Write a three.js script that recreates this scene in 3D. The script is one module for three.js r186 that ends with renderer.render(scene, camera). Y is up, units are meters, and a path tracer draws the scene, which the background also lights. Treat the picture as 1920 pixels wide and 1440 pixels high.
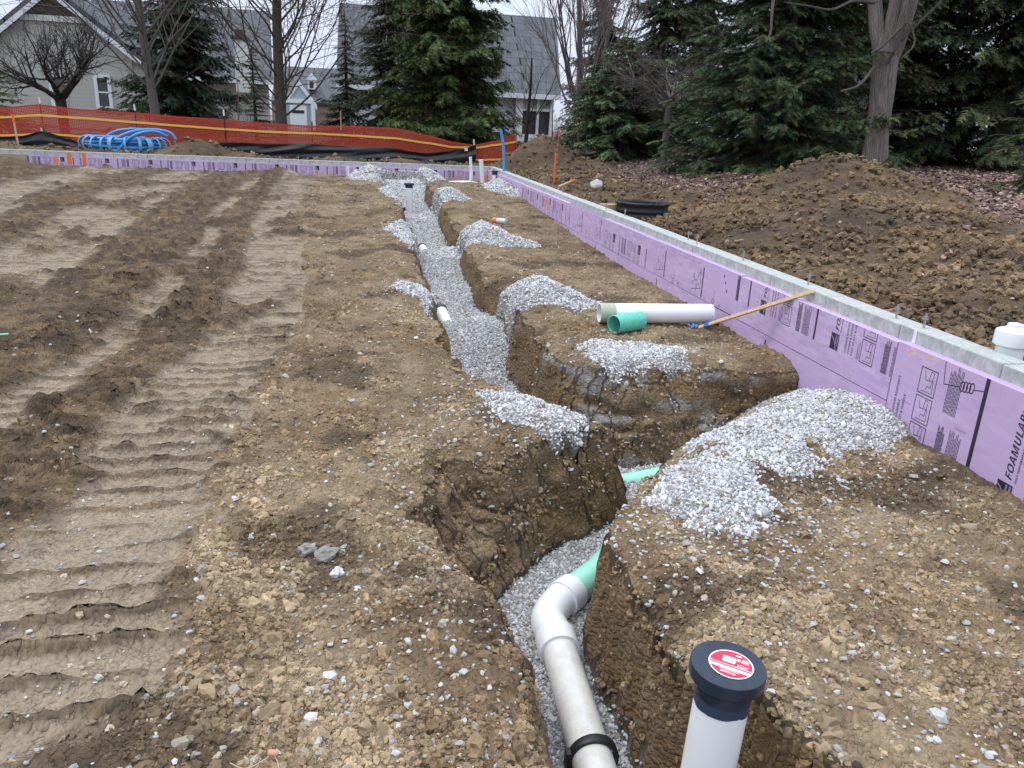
import * as THREE from 'three';
import { mergeGeometries, mergeVertices } from 'three/addons/utils/BufferGeometryUtils.js';
import { ImprovedNoise } from 'three/addons/math/ImprovedNoise.js';
import { RoundedBoxGeometry } from 'three/addons/geometries/RoundedBoxGeometry.js';

// ---------- camera, sky, sun, exposure ----------
const scene = new THREE.Scene();
const EYE = 1.2, FPX = 1441;
const camera = new THREE.PerspectiveCamera(2 * Math.atan(720 / FPX) * 180 / Math.PI, 4 / 3, 0.05, 600);
camera.position.set(0, EYE, 0);
camera.rotation.set(-0.32, -0.18, 0.045, 'YXZ');
camera.updateMatrixWorld(true);
const renderer = new THREE.WebGLRenderer({ antialias: true });
renderer.toneMapping = THREE.LinearToneMapping;
renderer.toneMappingExposure = 0.9;
renderer.shadowMap.enabled = true;
const noise = new ImprovedNoise();
const nz = (x, y, z) => noise.noise(x, y, z);
function fbm(x, y, z, o = 4) { let a = 1, s = 0, t = 0; for (let i = 0; i < o; i++) { s += a * nz(x, y, z); t += a; a *= 0.5; x = x * 2.03 + 11.7; y = y * 2.03 + 3.1; z = z * 2.03 + 7.9; } return s / t; }
{
  // overcast sky: the cloud layer grows brighter towards the zenith, thin uneven cloud
  const W = 256, Hh = 128, data = new Float32Array(W * Hh * 4);
  for (let j = 0; j < Hh; j++) for (let i = 0; i < W; i++) {
    const el = ((j + 0.5) / Hh - 0.5) * Math.PI, az = (i + 0.5) / W * 2 * Math.PI;
    const s = Math.max(0, Math.sin(el));
    const c = Math.cos(el), n = fbm(c * Math.cos(az) * 2.2, Math.sin(el) * 5, c * Math.sin(az) * 2.2, 4);
    let L = 0.92 * (1 + 1.5 * s) * (1 + 0.22 * n), r = 0.83, g = 0.92, b = 1.07;
    if (el < 0) { L = 0.25; r = 0.9; g = 0.85; b = 0.75; }
    data.set([L * r, L * g, L * b, 1], (j * W + i) * 4);
  }
  const t = new THREE.DataTexture(data, W, Hh, THREE.RGBAFormat, THREE.FloatType);
  t.mapping = THREE.EquirectangularReflectionMapping; t.magFilter = THREE.LinearFilter; t.minFilter = THREE.LinearFilter; t.wrapS = THREE.RepeatWrapping; t.needsUpdate = true;
  scene.background = t; scene.environment = t;
}
const sun = new THREE.DirectionalLight(new THREE.Color(1.0, 0.965, 0.92), 1.5);
sun.position.set(-9, 20, -7); sun.target.position.set(0.5, 0, -5); sun.castShadow = true; sun.shadow.radius = 26;
sun.shadow.mapSize.set(2048, 2048);
Object.assign(sun.shadow.camera, { left: -30, right: 30, top: 30, bottom: -30, near: 1, far: 90 });
scene.add(sun, sun.target);

// ---------- helpers ----------
function mulberry(a) { return () => { a |= 0; a = a + 0x6D2B79F5 | 0; let t = Math.imul(a ^ a >>> 15, 1 | a); t = t + Math.imul(t ^ t >>> 7, 61 | t) ^ t; return ((t ^ t >>> 14) >>> 0) / 4294967296; }; }
const rnd = mulberry(7);
const rr = (a, b, r = rnd) => a + (b - a) * r();
const clamp = (x, a = 0, b = 1) => Math.min(b, Math.max(a, x));
const ss = (a, b, x) => { const t = clamp((x - a) / (b - a)); return t * t * (3 - 2 * t); };
const mix = (a, b, t) => a + (b - a) * t;
const V = (x, y, z) => new THREE.Vector3(x, y, z);
// photo pixel -> direction, met with the ground (y), a wall (x) or a depth (z)
const rayOf = (px, py) => V((px - 960) / FPX, -(py - 720) / FPX, -1).applyQuaternion(camera.quaternion);
const atY = (px, py, y = 0) => { const d = rayOf(px, py); return d.multiplyScalar((y - EYE) / d.y).add(camera.position); };
const atZ = (px, py, z) => { const d = rayOf(px, py); return d.multiplyScalar(z / d.z).add(camera.position); };
const lin = (r, g, b) => new THREE.Color().setRGB(r, g, b);
const std = (c, rough = 0.9, extra = {}) => new THREE.MeshStandardMaterial({ color: Array.isArray(c) ? lin(...c) : c, roughness: rough, metalness: 0, side: THREE.DoubleSide, ...extra });
const taken = {};
function numbered(n) { const k = taken[n] = (taken[n] ?? -1) + 1; return k ? `${n}_${String(k).padStart(3, '0')}` : n; }
function shadow(o) { o.traverse(m => { if (m.isMesh) { m.castShadow = true; m.receiveShadow = true; } }); return o; }
function tag(o, label, category, group) { o.userData.label = label; o.userData.category = category; if (group) o.userData.group = group; return o; }
function thing(name, label, category, pos = [0, 0, 0], group) { const o = new THREE.Group(); o.name = numbered(name); o.position.set(...pos); scene.add(o); return tag(o, label, category, group); }
function part(name, geo, mat, parent) { const m = new THREE.Mesh(Array.isArray(geo) ? mergeGeometries(geo.map(g => g.index ? g.toNonIndexed() : g)) : geo, mat); m.name = name; m.castShadow = m.receiveShadow = true; parent.add(m); return m; }
function struct(name, geo, mat) { const m = part(numbered(name), geo, mat, scene); m.userData.kind = 'structure'; return m; }
function stuff(o, name, label, category, parent = scene) { o.name = parent === scene ? numbered(name) : name; o.userData.kind = 'stuff'; if (label) o.userData.label = label; if (category) o.userData.category = category; o.castShadow = o.receiveShadow = true; parent.add(o); return o; }
const box = (w, h, d, x = 0, y = 0, z = 0) => new THREE.BoxGeometry(w, h, d).translate(x, y, z);
const rbox = (w, h, d, x = 0, y = 0, z = 0, r = 0.004) => new RoundedBoxGeometry(w, h, d, 1, r).translate(x, y, z);
function tubeBetween(a, b, r0, r1 = r0, seg = 8, open = false) { const d = b.clone().sub(a), L = d.length(); const g = new THREE.CylinderGeometry(r1, r0, L, seg, 1, open); g.translate(0, L / 2, 0); g.applyQuaternion(new THREE.Quaternion().setFromUnitVectors(V(0, 1, 0), d.normalize())); return g.translate(a.x, a.y, a.z); }
const lathe = (pts, seg = 40) => new THREE.LatheGeometry(pts.map(p => new THREE.Vector2(p[0], p[1])), seg);
const curveTube = (pts, r, seg = 64, rs = 10) => new THREE.TubeGeometry(new THREE.CatmullRomCurve3(pts), seg, r, rs);
function canvasTex(w, h, draw) { const c = document.createElement('canvas'); c.width = w; c.height = h; draw(c.getContext('2d'), w, h); const t = new THREE.CanvasTexture(c); t.colorSpace = THREE.SRGBColorSpace; t.anisotropy = 8; return t; }
function dataTex(n, fn, srgb = false) { const d = new Uint8Array(n * n * 4); for (let j = 0; j < n; j++) for (let i = 0; i < n; i++) { const v = fn(i / n, j / n); const k = (j * n + i) * 4; d[k] = v[0]; d[k + 1] = v[1]; d[k + 2] = v[2]; d[k + 3] = 255; } const t = new THREE.DataTexture(d, n, n); t.wrapS = t.wrapT = THREE.RepeatWrapping; t.magFilter = THREE.LinearFilter; t.minFilter = THREE.LinearMipmapLinearFilter; t.generateMipmaps = true; if (srgb) t.colorSpace = THREE.SRGBColorSpace; t.needsUpdate = true; return t; }
function polySDF(P) { // signed distance in plan, negative inside
  let x0 = 1e9, x1 = -1e9, z0 = 1e9, z1 = -1e9; for (const [x, z] of P) { x0 = Math.min(x0, x); x1 = Math.max(x1, x); z0 = Math.min(z0, z); z1 = Math.max(z1, z); }
  return (x, z) => {
    if (x < x0 - 0.7 || x > x1 + 0.7 || z < z0 - 0.7 || z > z1 + 0.7) return 0.7;
    let d = 1e9, ins = false;
    for (let i = 0, j = P.length - 1; i < P.length; j = i++) {
      const ax = P[j][0], az = P[j][1], bx = P[i][0], bz = P[i][1], ex = bx - ax, ez = bz - az;
      const t = clamp(((x - ax) * ex + (z - az) * ez) / (ex * ex + ez * ez)), dx = x - ax - ex * t, dz = z - az - ez * t;
      d = Math.min(d, dx * dx + dz * dz);
      if ((az > z) !== (bz > z) && x < ax + ex * (z - az) / ez) ins = !ins;
    }
    return (ins ? -1 : 1) * Math.sqrt(d);
  };
}
// ---------- the dug ground inside the foundation ----------
const WALLX = 2.3, FARZ = -16.6, WALLTOP = 0.43;
const trench = polySDF([[.44, .6], [.44, -1.2], [.44, -1.7], [.42, -1.9], [.33, -2.06], [.3, -2.2], [.43, -2.33], [.55, -2.47], [.71, -2.65], [1.02, -2.89], [1.15, -3.03], [1.08, -3.16], [.85, -3.42], [.58, -3.75], [.5, -4.15], [.49, -5.2], [.49, -6.2], [.48, -9], [.44, -11.5], [.36, -13.5], [.22, -15], [.15, -16.3],
  [.7, -16.3], [.82, -15.2], [.8, -13], [.8, -10.1], [.78, -7], [.77, -6.2], [.84, -5.2], [.82, -4.5], [.9, -4.0], [1.03, -3.6], [1.19, -3.38], [1.4, -3.4], [1.8, -3.52], [2.5, -3.66], [2.5, -3.46], [1.95, -3.36], [1.53, -3.09], [1.25, -2.83], [1.0, -2.6], [.81, -2.33], [.69, -2.15], [.645, -2.02], [.652, -1.8], [.655, -1.45], [.79, -1.3], [.84, -1.05], [.84, .6]]);
const sq = v => v * v;
const rightLip = polySDF([[1.98, -3.36], [1.56, -3.09], [1.27, -2.81], [1.02, -2.56], [.83, -2.29], [.7, -2.12], [.665, -1.97], [.665, -1.2], [.675, -1.2], [.685, -1.95], [.72, -2.1], [.85, -2.27], [1.04, -2.54], [1.29, -2.79], [1.58, -3.07], [2.0, -3.34]]);
function wallWidth(x, z) {
  let w = .14 + .25 * Math.exp(-sq((x - .15) / .5) - sq((z + 2.6) / .4)) + .26 * Math.exp(-sq((x - 1.45) / .5) - sq((z + 3.62) / .28));
  w = mix(.05, w, ss(.14, .32, rightLip(x, z)));
  return Math.max(.045, w * (1 + .55 * nz(x * 2.6, 71, z * 2.6) + .3 * nz(x * 9, 71, z * 9)));
}
const farRise = z => .16 * ss(7, 13.5, -z);
// ruts pressed by a tracked machine: lanes run away from the camera
const EDGE = [[-1.2, -.44], [-2, -.49], [-3, -.56], [-4, -.5], [-5, -.45], [-6.2, -.54], [-7.5, -.66], [-9.4, -.86], [-12, -1.05], [-17, -1.3]];
function lerpTab(T, z) { if (z >= T[0][0]) return T[0][1]; for (let i = 1; i < T.length; i++) if (z >= T[i][0]) return mix(T[i][1], T[i - 1][1], (z - T[i][0]) / (T[i - 1][0] - T[i][0])); return T[T.length - 1][1]; }
function lanes(x, z) {
  const u = lerpTab(EDGE, z) - x + .09 * nz(x * .8, 3, z * .8) * ss(.3, .9, lerpTab(EDGE, z) - x) + .06 * nz(x * 2, 3, z * 2) + .05 * nz(x * 7, 3, z * 7); // metres left of the track field's edge
  const inField = ss(0, .05, u);
  // alternating lanes: pressed pan (1) and churned mud (0)
  const pan = Math.max(ss(0, .04, u) * (1 - ss(.5, .6, u)), ss(.86, .92, u) * (1 - ss(1.02, 1.1, u)), ss(1.75, 1.9, u) * (1 - ss(2.6, 2.75, u)), ss(3.2, 3.4, u) * (1 - ss(4.1, 4.3, u)));
  const near = ss(-3.6, -2.4, z); // close by the pans are broader
  const pan2 = mix(pan, Math.max(pan, ss(.52, .6, u) * (1 - ss(1.5, 1.6, u)) * ss(-.15, .2, nz(x * 1.3 + 4, 9, z * 1.1))), near);
  return { u, inField, pan: clamp(pan2 * ss(-.24, -.06, fbm(x * 1.5, 21, z * .8, 4))), fade: 1 };
}
function lug(x, z, u) { // ridge left between two grouser bars
  const k = z / .122 + .4 * nz(x * 1.2, 5, z * 1.2) + .2 * nz(x * 7, 8, z * 7) + x * .35 + (u > .55 && u < 1.7 ? .4 : 0);
  const f = k - Math.floor(k), id = Math.floor(k);
  const prof = f < .09 ? f / .09 : f < .42 ? sq(1 - (f - .09) / .33) : 0;
  return prof * clamp(.78 + 1.1 * nz(x * 3 + id * 3.3, id * 1.7, .5) + .55 * nz(x * 19, id * 2.7, .5), .1, 1.2);
}
const spills = [ // gravel spilled beside the trenches: outline in plan, thickness
  { p: [[1.3, -2.82], [1.05, -2.5], [.84, -2.2], [.95, -1.92], [1.12, -1.95], [1.36, -2.12], [1.42, -2.32], [1.62, -2.42], [1.9, -2.62], [2.4, -2.78], [2.4, -3.5], [2.05, -3.42], [1.65, -3.08]], t: .05 },
  { p: [[1.12, -4.2], [1.3, -4.36], [1.6, -4.3], [1.74, -3.98], [1.66, -3.72], [1.4, -3.76], [1.2, -3.7]], t: .018 },
  { p: [[.38, -3.3], [.62, -3.34], [.86, -3.12], [.98, -2.86], [.92, -2.66], [.74, -2.76], [.52, -2.92]], t: .035 },
  { p: [[.9, -5.2], [1.3, -5.08], [1.62, -5.2], [1.5, -5.75], [1.32, -6.0], [1.05, -5.85], [.85, -5.7]], t: .13 },
  { p: [[.42, -5.1], [.32, -5.15], [.08, -5.75], [.15, -5.95], [.4, -5.75], [.5, -5.4]], t: .05 },
  { p: [[.8, -8.0], [1.3, -7.95], [1.75, -8.15], [1.45, -8.7], [1.3, -9.1], [1.0, -8.95], [.75, -8.6]], t: .16 },
  { p: [[.5, -7.9], [.3, -7.9], [.05, -8.9], [.1, -9.3], [.4, -9.1], [.55, -8.6]], t: .12 },
  { p: [[.7, -11.4], [1.15, -11.5], [1.45, -12.0], [1.15, -12.5], [.8, -12.7], [.6, -12.3]], t: .13 },
  { p: [[.5, -11.2], [.35, -11.3], [.02, -12.5], [.1, -13.1], [.4, -12.9]], t: .15 },
  { p: [[-.6, -15.3], [-.1, -14.4], [.3, -15], [1.0, -15.2], [1.35, -15.7], [1.35, -16.7], [-.55, -16.7]], t: .2 },
  { p: [[2.5, -12.2], [2.15, -12.6], [1.9, -13.6], [1.95, -14.9], [2.5, -15.6]], t: .26 },
].map(s => ({ sd: polySDF(s.p), t: s.t }));
function fillLevel(x, z) { // gravel bedding in the trench
  let y = -.425 + .13 * ss(4.2, 6.5, -z) + .1 * ss(8, 12, -z) + .3 * ss(14.2, 15.8, -z);
  y += .12 * Math.exp(-sq((z + 5.5) / .45)) + .15 * Math.exp(-sq((z + 8.5) / .6)) + .07 * Math.exp(-sq((z + 12.0) / .5));
  y += .05 * ss(.6, .8, x) * ss(4.6, 5.4, -z);
  y += .36 * ss(1.55, 2.3, x) * ss(-4, -3.6, z);
  if (x < 1.1 && z < -3.1 && z > -4.6) y += .05;
  return y + .012 * nz(x * 7, 1, z * 7) + .006 * nz(x * 22, 1, z * 22);
}
function ground(x, z) { // -> {y, g: gravel share, cut: share of dug face, lane info}
  const dB = trench(x, z);
  const ln = lanes(x, z);
  const rough = 1 - ln.inField * ln.pan;
  let b = farRise(z) + .022 * fbm(x * .9, 2, z * .9, 3) + rough * (.04 * fbm(x * 2.6, 4, z * 2.6, 3) + .01 * Math.abs(nz(x * 11, 6, z * 11)));
  if (x < .3) { const f = ln.fade * ln.inField; ln.lug = lug(x, z, ln.u); b += f * (-.018 * ln.pan + ln.lug * mix(.06, .042, ln.pan) * (0.5 + .5 * ss(-.3, .2, nz(x * 1.1, 31, z * 1.1)))) + .03 * Math.exp(-sq((ln.u + .04) / .06)) * clamp(.4 + nz(x * 6, 2, z * 6)) + (1 - ln.pan) * f * .02 * Math.max(0, fbm(x * 6, 12, z * 9, 3)); }
  b += .05 * Math.exp(-sq((x - .75) / .5)) * ss(-2.2, -1.6, z) * ss(.72, .9, x);      // crumbled lip by the standpipe
  b += .10 * ss(-6.3, -8.5, x) * ss(-13.5, -15.8, z) + .12 * Math.exp(-sq((z + 16.4) / .5)) * ss(.0, .3, fbm(x * .8 + 3, 7, z * .5, 2)) * (x < -.4 ? 1 : 0);
  const w = wallWidth(x, z);
  const d = dB > .69 ? .7 : dB + .035 * nz(x * 4.2, 17, z * 4.2) + .016 * nz(x * 13, 17, z * 13);
  if (dB < .69) { const out = Math.max(0, d - w); b += -.026 * Math.exp(-out / .05) * (1 + .8 * nz(x * 3.5, 77, z * 3.5)) + .045 * Math.exp(-sq((out - .22) / .2)) * (x < .9 || z < -3.4 ? 1 : .4) * clamp(.7 + nz(x * 1.5, 78, z * 1.5)); }
  let y = b, cut = 0;
  if (d < w) { const t = clamp(d / w); const p = t < .72 ? t / .72 * .86 : .86 + .14 * (1 - sq((1 - t) / .28)); y = mix(-.52, b, p); cut = 1 - ss(.8, .97, t); }
  let g = 0, top = y;
  if (d < w + .05) { const f = fillLevel(x, z); if (f > top - .004) { if (f > top) { top = f; cut = 0; } g = ss(-.004, .006, f - y); } }
  for (const s of spills) {
    const q = s.sd(x, z); if (q > .12) continue;
    const e = q + .10 * fbm(x * 4.5, 41, z * 4.5, 4) + .03 * nz(x * 21, 7, z * 21);
    if (e < 0) { const h = s.t * Math.min(1, -e / (s.t * 1.9 + .03)); const k = ss(0, .03, -e); const yy = y + h; const lim = s.t > .09 ? 0 : w * (.8 + .25 * nz(x * 9, 3, z * 9)); if (d > lim) { const bald = s.t < .06 ? ss(.16, .3, fbm(x * 2.6 + 8, 33, z * 2.6, 3)) : 0; g = Math.max(g, k * (1 - bald)); if (yy > top) top = yy; } }
  }
  return { y: top, g, cut, ln, d };
}
// detail map: crumbs and grains, used as colour grain and relief
const SOIL_N = 1024, soilH = new Float32Array(SOIL_N * SOIL_N);
{
  const R = mulberry(91), n = SOIL_N;
  for (let k = 0; k < 15000; k++) {
    const r = 2 + Math.pow(R(), 3.2) * 18, cx = R() * n, cy = R() * n, a = .35 + R() * .65, ex = .7 + R() * .6, th = R() * 6.28, ct = Math.cos(th), st = Math.sin(th), ri = Math.ceil(r * 1.4);
    for (let j = -ri; j <= ri; j++) for (let i = -ri; i <= ri; i++) { const u = (i * ct + j * st) / ex, v = (-i * st + j * ct) * ex, q = (u * u + v * v) / (r * r); if (q < 1) { const ix = ((cx + i | 0) + n) % n, iy = ((cy + j | 0) + n) % n; const h = a * Math.sqrt(1 - q) * (.35 + r / 20 * .65); if (h > soilH[iy * n + ix]) soilH[iy * n + ix] = h; } }
  }
}
const soilMap = dataTex(SOIL_N, (u, v) => { const h = soilH[(v * SOIL_N | 0) * SOIL_N + (u * SOIL_N | 0)]; const s = u * 6.2832, t = v * 6.2832; const m = nz(Math.cos(s) * 9, Math.sin(s) * 9 + Math.cos(t) * 9, Math.sin(t) * 9), m2 = nz(Math.cos(s) * 40, Math.sin(s) * 40 + Math.cos(t) * 40, Math.sin(t) * 40); const c = 205 + 26 * m + 20 * m2; return [clamp(c, 0, 255), clamp(c * .985, 0, 255), clamp(c * .97, 0, 255)]; }, true);
const soilBump = dataTex(SOIL_N, (u, v) => { const h = clamp(soilH[(v * SOIL_N | 0) * SOIL_N + (u * SOIL_N | 0)]); return [h * 255, h * 255, h * 255]; });
const soilMat = new THREE.MeshStandardMaterial({ color: 0xffffff, vertexColors: true, roughness: .92, map: soilMap, bumpMap: soilBump, bumpScale: .01, side: THREE.DoubleSide });
function spacing(from, to, f) { const a = [from]; while (a[a.length - 1] < to) a.push(Math.min(to, a[a.length - 1] + f(a[a.length - 1]))); return a; }
const C_PALE = [.40, .302, .186], C_MID = [.25, .170, .094], C_DARK = [.105, .069, .040], C_OCHRE = [.30, .19, .086], C_GREY = [.45, .455, .455];
function mixc(a, b, t) { return [mix(a[0], b[0], t), mix(a[1], b[1], t), mix(a[2], b[2], t)]; }
function soilColour(x, y, z, o) {
  const n1 = fbm(x * 1.3, y * 1.3 + 50, z * 1.3, 4), n2 = fbm(x * 7, y * 7, z * 7, 3), n3 = nz(x * 31, y * 31, z * 31);
  let c;
  if (o.cut > .3) { c = mixc(C_MID, C_OCHRE, ss(-.1, .35, n1 + .5 * n2)); c = mixc(c, C_DARK, .55 * ss(.0, .4, fbm(x * 2.2 + 9, y * 9, z * 2.2, 3))); c = mixc(c, C_PALE, .55 * ss(.12, .3, nz(x * 1.6, y * 24, z * 1.6) * .6 + .5 * fbm(x * 3 + 2, y * 16 + 5, z * 3, 3))); if (z < -3.3 && z > -4.3 && x > .95 && x < 2.1) c = mixc(c, [.36, .345, .325], .85 * ss(.06, .16, fbm(x * 3.2 + 5, y * 9, z * 3.2, 4))); }
  else {
    const f = o.ln.inField * o.ln.fade * (x < .3 ? 1 : 0);
    c = mixc(C_MID, C_PALE, ss(-.35, .35, n1 + .6 * n2));
    c = mixc(c, C_OCHRE, .4 * ss(.05, .4, fbm(x * 2.1, 80, z * 2.1, 3)));
    if (f > 0) c = mixc(c, mixc(mixc(C_DARK, C_MID, ss(-.3, .4, n2)), [.455, .368, .265], o.ln.pan * ss(-.5, 0, n1 + n2 + .25) * (1 - .75 * ss(.18, .4, (o.ln.lug || 0) + .3 * n2))), f * .92);
    c = mixc(c, C_DARK, .75 * ss(.1, .24, fbm(x * 1.9 + 40, 60, z * 1.9, 5)) * (1 - .8 * o.ln.pan * f));
  }
  const k = 1 + .22 * n2 + .16 * n3;
  c = [c[0] * k, c[1] * k, c[2] * k];
  return o.g > 0 ? mixc(c, C_GREY, ss(.35, 1, o.g) * .85) : c;
}
const GX = [...spacing(-15, -2.4, x => clamp(-x * .0085, .02, .14)), ...spacing(-2.4, -.7, x => clamp(-x * .0085, .011, .03)).slice(1), ...spacing(-.7, 2.33, () => .0095).slice(1)];
const GZ = spacing(.2, 16.56, z => clamp(z * .0031, .0085, .06)).map(z => -z); GZ.unshift(0, .3, .8, 1.6, 3);  // behind the viewer a few coarse rows
GZ.sort((a, b) => b - a);
const NX = GX.length, NZ = GZ.length, GY = new Float32Array(NX * NZ), GG = new Float32Array(NX * NZ), GC = new Float32Array(NX * NZ);
function buildSheet(xs, zs, fn, colour, disp, store) {
  const nx = xs.length, nzr = zs.length, pos = new Float32Array(nx * nzr * 3), col = new Float32Array(nx * nzr * 3), uv = new Float32Array(nx * nzr * 2), idx = [], info = new Array(nx * nzr);
  for (let j = 0; j < nzr; j++) for (let i = 0; i < nx; i++) { const k = j * nx + i, o = fn(xs[i], zs[j]); info[k] = o; pos[k * 3] = xs[i]; pos[k * 3 + 1] = o.y; pos[k * 3 + 2] = zs[j]; if (i < nx - 1 && j < nzr - 1) idx.push(k, k + 1, k + nx, k + 1, k + nx + 1, k + nx); }
  const g = new THREE.BufferGeometry(); g.setAttribute('position', new THREE.BufferAttribute(pos, 3)); g.setIndex(idx); g.computeVertexNormals();
  const nor = g.attributes.normal.array;
  for (let k = 0; k < nx * nzr; k++) {
    const x = pos[k * 3], y = pos[k * 3 + 1], z = pos[k * 3 + 2], o = info[k], a = disp ? disp(x, y, z, o) : 0;
    const c = colour(x, y, z, o); col.set(c, k * 3);
    pos[k * 3] += nor[k * 3] * a; pos[k * 3 + 1] += nor[k * 3 + 1] * a; pos[k * 3 + 2] += nor[k * 3 + 2] * a;
    const ax = Math.abs(nor[k * 3]), ay = Math.abs(nor[k * 3 + 1]), az = Math.abs(nor[k * 3 + 2]), m = !(o.cut > .25) || ay > .62 ? 0 : ax > az ? 1 : 2; uv[k * 2] = (m === 1 ? z : x) / .62; uv[k * 2 + 1] = (m ? y : z) / .62;
    if (store) { GY[k] = pos[k * 3 + 1]; GG[k] = o.g; GC[k] = o.cut; }
  }
  g.setAttribute('color', new THREE.BufferAttribute(col, 3)); g.setAttribute('uv', new THREE.BufferAttribute(uv, 2)); g.computeVertexNormals();
  return g;
}
const dirt = buildSheet(GX, GZ, ground, soilColour, (x, y, z, o) => {
  const far = clamp(1.4 - .03 * -z, .6, 1);
  if (o.g > .5) return .004 * nz(x * 30, y * 30, z * 30);
  if (o.cut > .3) return far * (.034 * fbm(x * 7, y * 10, z * 7, 4) + .016 * Math.abs(fbm(x * 19, y * 19, z * 19, 2)) - .014 * ss(.1, .35, nz(x * 5, y * 14, z * 5)) + .02 * nz(x * 1.6, y * 24, z * 1.6));
  const p = o.ln.pan * o.ln.inField * (x < .3 ? 1 : 0);
  return (1 - .85 * p) * (.034 * Math.abs(fbm(x * 11, y * 11, z * 11, 3)) + .02 * fbm(x * 23, y * 23, z * 23, 2) - .006) + p * .003 * fbm(x * 20, 3, z * 20, 2);
}, true);
struct('ground', dirt, soilMat);
function idxOf(A, v, desc) { let lo = 0, hi = A.length - 1; while (hi - lo > 1) { const m = lo + hi >> 1; if (desc ? A[m] >= v : A[m] <= v) lo = m; else hi = m; } return lo; }
function gridAt(x, z) { const i = idxOf(GX, x), j = idxOf(GZ, z, true), k = j * NX + i; const u = clamp((x - GX[i]) / (GX[i + 1] - GX[i])), v = clamp((z - GZ[j]) / (GZ[j + 1] - GZ[j])); const L = A => mix(mix(A[k], A[k + 1], u), mix(A[k + NX], A[k + NX + 1], u), v); return { y: L(GY), g: L(GG), cut: L(GC) }; }
// ---------- the ground outside the foundation: banks, mounds, lawn ----------
const mounds = [ // x, z, rx, rz, height
  [5.35, -8.7, 1.4, 1.5, .55], [4.5, -7.5, 1.5, 2.0, .28], [4.2, -8.9, 1.0, .9, .06], [4.1, -6.0, 1.2, 1.5, .1],
  [3.95, -19.2, 1.05, 1.1, .66], [4.6, -18.4, 1.2, .9, .2], [-3.75, -17.9, .95, .6, .36], [-2.9, -17.7, .7, .5, .16], [-6.4, -17.8, 1.5, .5, .12], [-.8, -17.8, .8, .4, .13], [.6, -17.9, 1.2, .4, .12], [-8, -18.2, 1.2, .7, .16], [1.8, -17.7, 1.2, .4, .08]];
function outer(x, z) {
  const dx = x - 2.44, dz = -16.7 - z;
  let right = .30 + .12 * ss(.3, 2.5, dx) + .26 * ss(2.2, 5, dx) * ss(4, 12, -z) + .22 * ss(2, 6, dx) * (1 - ss(4, 12, -z)) + .3 * ss(7, 20, dx);
  right -= .3 * Math.exp(-sq((x - 3.6) / .75) - sq((z + 10.1) / 1.2)) + .06 * Math.exp(-sq(dx / 1.1)) * ss(2, 4, -z) * (1 - ss(9, 12, -z));
  let back = .33 - .2 * ss(1.5, 5, dz) + .12 * ss(8, 25, dz) + .5 * ss(25, 90, dz);
  let y = mix(right, back, dz > 0 ? ss(0, 9, dz) * (1 - ss(3, 9, x)) : 0);
  if (dx < 0 && dz > 0) y = back;
  let m = 0, soil = 0;
  for (const [mx, mz, rx, rz, h] of mounds) { const q = Math.sqrt(sq((x - mx) / rx) + sq((z - mz) / rz)) + .12 * fbm(x * 1.7, 5, z * 1.7, 3); if (q < 1.25) { const t = clamp(1 - q / 1.2); m = Math.max(m, h * (t < .8 ? t : .8 + (t - .8) * .6) * 1.2); soil = Math.max(soil, ss(0, .2, t)); } }
  y += m + .03 * fbm(x * .8, 9, z * .8, 3);
  // share of fresh spoil, of leaf litter, of lawn
  const nearWall = dx > 0 && dz < 4 ? 1 - ss(1.5, 3.2, dx + .8 * fbm(x * .6, 1, z * .6, 2)) : (dz > 0 ? 1 - ss(3, 6, dz + 1.5 * fbm(x * .4, 1, z * .4, 2)) : 0);
  soil = Math.max(soil, nearWall);
  const litter = (1 - soil) * (x > 3 ? 1 : 0);
  const lawn = (1 - soil) * ss(7, 10, dz) * (x > 3.5 ? 0 : 1);
  y += soil * (.03 * fbm(x * 3.2, 5, z * 3.2, 3) + .02 * Math.abs(nz(x * 8, 5, z * 8)));
  const inside = x < 2.41 && z > -16.66 && x > -15.2;
  return { y: inside ? -1.2 : y, soil, litter, lawn };
}
const OX = [...spacing(-140, -16, x => clamp(-x * .04, .3, 6)), -15.21, -15.19, ...spacing(-14.6, 2.2, () => .12), 2.40, 2.42, ...spacing(2.46, 9, () => .034), ...spacing(9.05, 140, x => clamp((x - 8) * .05, .05, 6))];
const OZ = [3, 1.2, 0, ...spacing(.6, 16.4, z => clamp(z * .0050, .02, .05)).map(z => -z), -16.65, -16.67, ...spacing(16.7, 24, () => .05).map(z => -z), ...spacing(24.2, 260, z => clamp((z - 20) * .05, .1, 9)).map(z => -z)];
const C_LITTER = [.21, .13, .105], C_MULCH = [.12, .078, .062], C_LAWN = [.12, .11, .055];
function outerColour(x, y, z, o) {
  const n1 = fbm(x * .9, 50, z * .9, 4), n2 = fbm(x * 6, y * 6, z * 6, 3), n3 = nz(x * 25, y * 25, z * 25);
  let c = mixc(C_MID, C_DARK, .35 + .65 * ss(-.25, .25, n1 + .3 * n2)); c = mixc(c, C_OCHRE, .55 * ss(.05, .4, fbm(x * 1.3, 90, z * 1.3, 3))); c = mixc(c, C_PALE, .25 * ss(.1, .4, n2));
  c = mixc(c, mixc(C_LITTER, C_MULCH, ss(-.1, .3, n1 + n2)), o.litter); c = mixc(c, C_LAWN, o.lawn);
  const k = 1 + .25 * n2 + .2 * n3; return [c[0] * k, c[1] * k, c[2] * k];
}
const outerInfo = outer;
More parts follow.
